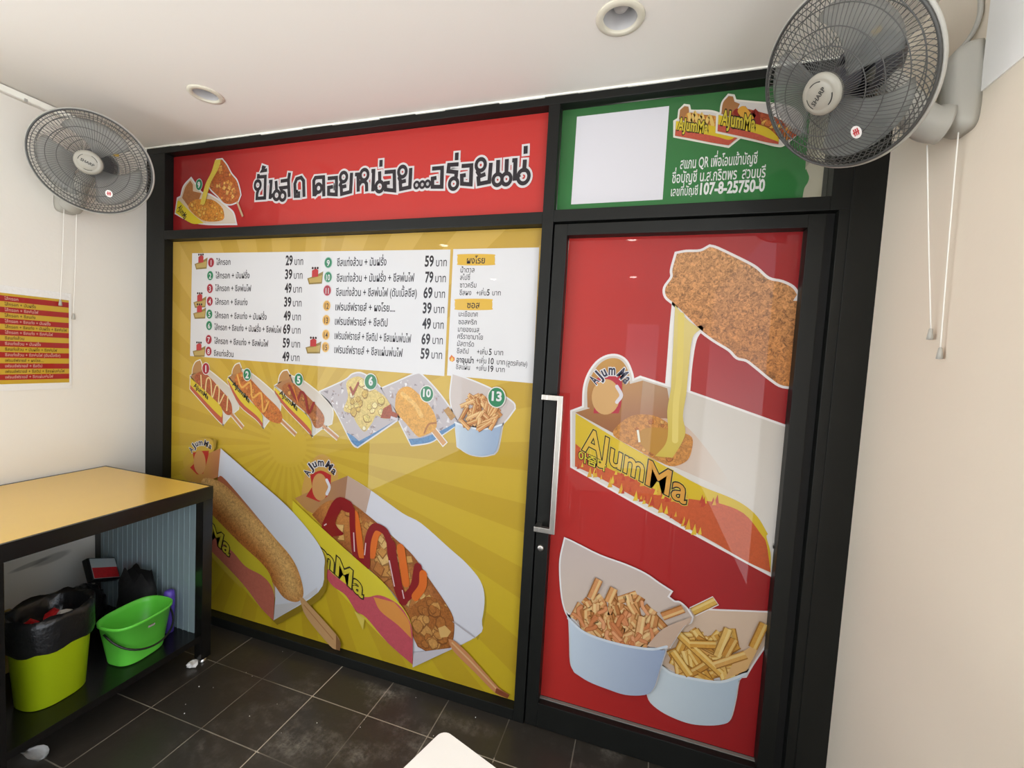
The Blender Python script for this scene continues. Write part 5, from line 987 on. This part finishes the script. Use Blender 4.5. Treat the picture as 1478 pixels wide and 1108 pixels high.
# lime bin with a black bag
bx_, by_ = 0.582, -0.690
t = thing('waste_bin', 'lime waste bin lined with a black bag on the cabinet shelf', 'bin', (bx_, by_, SH))
bm = bmesh.new(); ir = 0.06
secs = [sell(bx_, by_, SH + z, a, b, ir, 2.6, 48) for z, a, b in ((0.0, .080, .088), (0.004, .084, .092), (0.32, .104, .112), (0.323, .107, .115), (0.33, .107, .115), (0.33, .102, .110), (0.32, .099, .107), (0.01, .079, .087))]
loft(bm, secs, True, True); bmesh.ops.recalc_face_normals(bm, faces=bm.faces[:]); obj('bin_body', bm, M['lime'], t, True)
bm = bmesh.new(); q = random.Random(3); secs = []
for z, s, jit in ((0.225, 1.045, .003), (0.24, 1.06, .003), (0.28, 1.06, .003), (0.33, 1.075, .004), (0.358, 1.05, .005), (0.345, 0.94, .004), (0.30, 0.86, .006), (0.26, .78, .008)):
    rg = sell(bx_, by_, SH + z, 0.104 * s, .112 * s, ir, 2.6, 48); ph = q.uniform(0, 6)
    secs.append([p + Vector((q.uniform(-jit, jit) * .5, q.uniform(-jit, jit) * .5, jit * 1.4 * math.sin(k * .9 + ph))) for k, p in enumerate(rg)])
loft(bm, secs, False, True); obj('bin_bag', bm, M['bag'], t, True, label='crumpled black plastic bin bag')
def crumple(cx, cy, cz, rx, ry, rz, seed, sub=2, amp=0.3):
    bm = bmesh.new(); bmesh.ops.create_icosphere(bm, subdivisions=sub, radius=1.0); q = random.Random(seed)
    for v in bm.verts:
        k = 1 + q.uniform(-amp, amp); v.co = Vector((cx + v.co.x * rx * k, cy + v.co.y * ry * k, cz + max(v.co.z, -0.8) * rz * k))
    return bm
for i, (dx, dy, dz, sx_, sy_, sz_, m_, lb) in enumerate(((0.030, -0.030, 0.292, .036, .030, .026, 'red', 'red crumpled wrapper at the front of the black-lined bin'), (-0.030, -0.045, 0.294, .026, .022, .020, 'red', 'red crumpled wrapper at the left edge inside the black-lined bin'),
      (0.022, 0.034, 0.296, .034, .028, .024, 'white_paper', 'white crumpled paper in the black-lined bin'), (-0.035, 0.025, 0.294, .026, .024, .022, 'red', 'red crumpled wrapper behind the white paper in the bin'))):
    tag(obj('crumpled_wrapper', crumple(bx_ + dx, by_ + dy, SH + dz, sx_, sy_, sz_, 20 + i), M[m_]), lb, 'rubbish', 'rubbish in the bin')

# green bucket
ux, uy, ua = 0.628, -0.425, 0.10
t = thing('bucket', 'bright green oval bucket with a black wire handle on the cabinet shelf', 'bucket', (ux, uy, SH))
bm = bmesh.new()
secs = [sell(ux, uy, SH + z, a, b, ua, 3.0, 56) for z, a, b in ((0.0, .066, .084), (0.004, .071, .090), (0.010, .073, .092), (0.178, .090, .120), (0.179, .095, .125), (0.190, .096, .126), (0.192, .094, .124), (0.190, .090, .120), (0.17, .086, .116), (0.010, .068, .088))]
loft(bm, secs, True, True); bmesh.ops.recalc_face_normals(bm, faces=bm.faces[:]); obj('bucket_body', bm, M['green'], t, True)
ca, sa = math.cos(ua), math.sin(ua)
bm = bmesh.new(); hp = []
for k in range(25):
    a = math.pi * k / 24; px_ = 0.118 * math.sin(a) ** 0.8; py_ = 0.128 * math.cos(a); pz = 0.165 - 0.098 * math.sin(a) ** 0.9
    hp.append((ux + px_ * ca - py_ * sa, uy + px_ * sa + py_ * ca, SH + pz))
tube(bm, hp, 0.0042, 8); obj('handle', bm, M['black_plastic'], t, True, label='black wire handle')
bm = bmesh.new(); box(bm, (ux + 0.0945, uy - 0.012, SH + 0.146), (ux + 0.0965, uy + 0.014, SH + 0.154)); obj('brand_mark', bm, M['fan_pale'], t)

# dark cloth bag, packet, purple lid behind
bm = bmesh.new(); secs = []; gx, gy = 0.425, -0.297
for z, a, b in ((0.0, .13, .048), (0.05, .138, .050), (0.13, .132, .048), (0.20, .125, .040)):
    secs.append([Vector((p.x + 0.008 * math.sin(p.y * 90 + z * 40), p.y, p.z)) for p in sell(gx, gy, SH + z, a, b, -0.1, 2.3, 40)])
top = []
for k, p in enumerate(sell(gx, gy, SH + 0.24, .118, .026, -0.1, 2.3, 40)):
    u = (p.x - gx) / .118; top.append(Vector((p.x, p.y, SH + 0.225 + 0.068 * (math.exp(-((u - .62) / .22) ** 2) + 0.95 * math.exp(-((u + .45) / .36) ** 2)))))
secs.append(top); loft(bm, secs, True, True)
tag(obj('cloth_bag', bm, M['cloth'], None, True), 'black cloth bag with two peaks slumped behind the green bucket', 'bag')
t = thing('snack_packet', 'red and grey-white packet leaning tilted behind the black bag', 'packet', (0.15, -0.36, SH))
mt = Matrix.Translation((0.215, -0.325, 0.400)) @ Matrix.Rotation(math.radians(-14), 4, 'Z') @ Matrix.Rotation(math.radians(48), 4, 'Y') @ Matrix.Rotation(math.radians(-38), 4, 'X')
def bxm(a, b, bev=0.0):
    bm = boxes(([v * .78 for v in a], [v * .78 for v in b]), bev=bev); bmesh.ops.transform(bm, matrix=mt, verts=bm.verts[:]); return bm
obj('packet_body', bxm((-0.075, -0.10, -0.018), (0.075, 0.10, 0.018), 0.006), M['bag'], t)
obj('front_label', bxm((-0.066, -0.09, 0.0181), (0.066, 0.09, 0.0195)), M['pale_plastic'], t, label='pale grey front')
obj('red_label', bxm((-0.005, -0.088, 0.0196), (0.064, 0.088, 0.0205)), M['red'], t, label='red band')
bm = bmesh.new(); box(bm, (0.02, -0.24, SH), (0.045, -0.22, SH + 0.02)); bm.free()
bm = crumple(0.222, -0.405, SH + 0.098, 0.085, 0.085, 0.112, 7, 4, .07)
tag(obj('plastic_bag', bm, M['bag'], None, True), 'shiny crumpled black plastic bag between the lime bin and the red packet', 'bag')
bm = bmesh.new(); secs = [sell(0.605, -0.272, SH + z, a, b, 0, 2.2, 24) for z, a, b in ((0, .020, .018), (0.17, .024, .022), (0.20, .020, .018), (0.205, .012, .012))]
loft(bm, secs, True, True); tag(obj('bottle', bm, M['purple'], None, True), 'purple plastic bottle standing behind the black cloth bag', 'bottle')
bm = boxes(((0.06, -0.86, SH), (0.30, -0.58, SH + 0.16)), bev=0.004)
tag(obj('cardboard_box', bm, material('tan_cardboard', (168, 146, 84), 0.8, vary=0.1, vscale=20)), 'tan cardboard box behind the lime bin', 'box')

# litter on the floor
tag(obj('tissue', crumple(0.748, -0.262, 0.015, 0.017, 0.022, 0.014, 31, 2, .45), M['white_paper']), 'white crumpled tissue on the floor at the far foot of the cabinet', 'tissue')
bm = bmesh.new(); g = []
for i in range(7):
    g.append([bm.verts.new((0.62 + 0.10 * i / 6 * (0.7 + .3 * j / 4) + .012 * j / 4, -0.80 + 0.052 * (j / 4) * math.sin(math.pi * (0.15 + 0.7 * i / 6)), 0.004 + 0.022 * abs(j / 4 - .5) + 0.004 * math.sin(i))) for j in range(5)])
for i in range(6):
    for j in range(4): bm.faces.new((g[i][j], g[i + 1][j], g[i + 1][j + 1], g[i][j + 1]))
bmesh.ops.solidify(bm, geom=bm.faces[:], thickness=0.001)
tag(obj('paper_scrap', bm, M['white_paper'], None, True), 'white curled paper scrap on the floor under the near end of the cabinet', 'paper')
bm = bmesh.new(); q = random.Random(12)
for i in range(16):
    x, y, r = q.uniform(0.85, 2.25), -q.uniform(0.03, 0.5) ** 1.1, q.uniform(0.001, 0.0022)
    bmesh.ops.create_icosphere(bm, subdivisions=1, radius=r, matrix=Matrix.Translation((x, y, r * .8)))
o = obj('crumbs', bm, M['white_paper']); o['kind'] = 'stuff'; tag(o, 'pale crumbs scattered on the dark tiles below the menu poster', 'crumbs')

# pale table nearest the camera
cx_, cy_, cz_ = 2.350, -0.890, 0.75
d1 = Vector((-0.035, -0.110, 0)).normalized(); d2 = Vector((0.139, -0.044, 0)).normalized(); d2 = (d2 - d1 * d2.dot(d1) * .5).normalized()
t = thing('white_table', 'plain white table whose rounded corner shows in front of the door', 'table', (cx_, cy_, 0))
def T2(a, b, z): return Vector((cx_, cy_, z)) + d1 * a + d2 * b
bm = bmesh.new(); outl = []
for (ca_, cb_), a0 in (((0.02, 0.02), math.pi), ((0.62, 0.02), 1.5 * math.pi), ((0.62, 0.68), 0.0), ((0.02, 0.68), 0.5 * math.pi)):
    for k in range(7):
        a = a0 + k / 6 * math.pi / 2; outl.append((ca_ + 0.02 * math.cos(a), cb_ + 0.02 * math.sin(a)))
loft(bm, [[T2(a + (0.31 - a) * s, b + (0.35 - b) * s, z) for a, b in outl] for z, s in ((cz_ - 0.024, .006), (cz_ - 0.022, 0.0), (cz_ - 0.003, 0.0), (cz_, .008))], True, True)
bmesh.ops.recalc_face_normals(bm, faces=bm.faces[:]); obj('tabletop', bm, M['cream'], t)
for a, b in ((0.05, 0.05), (0.59, 0.05), (0.59, 0.65), (0.05, 0.65)):
    bm = bmesh.new(); tube(bm, [T2(a, b, 0.0), T2(a, b, cz_ - 0.024)], 0.014, 12); obj('leg', bm, M['steel'], t, True)
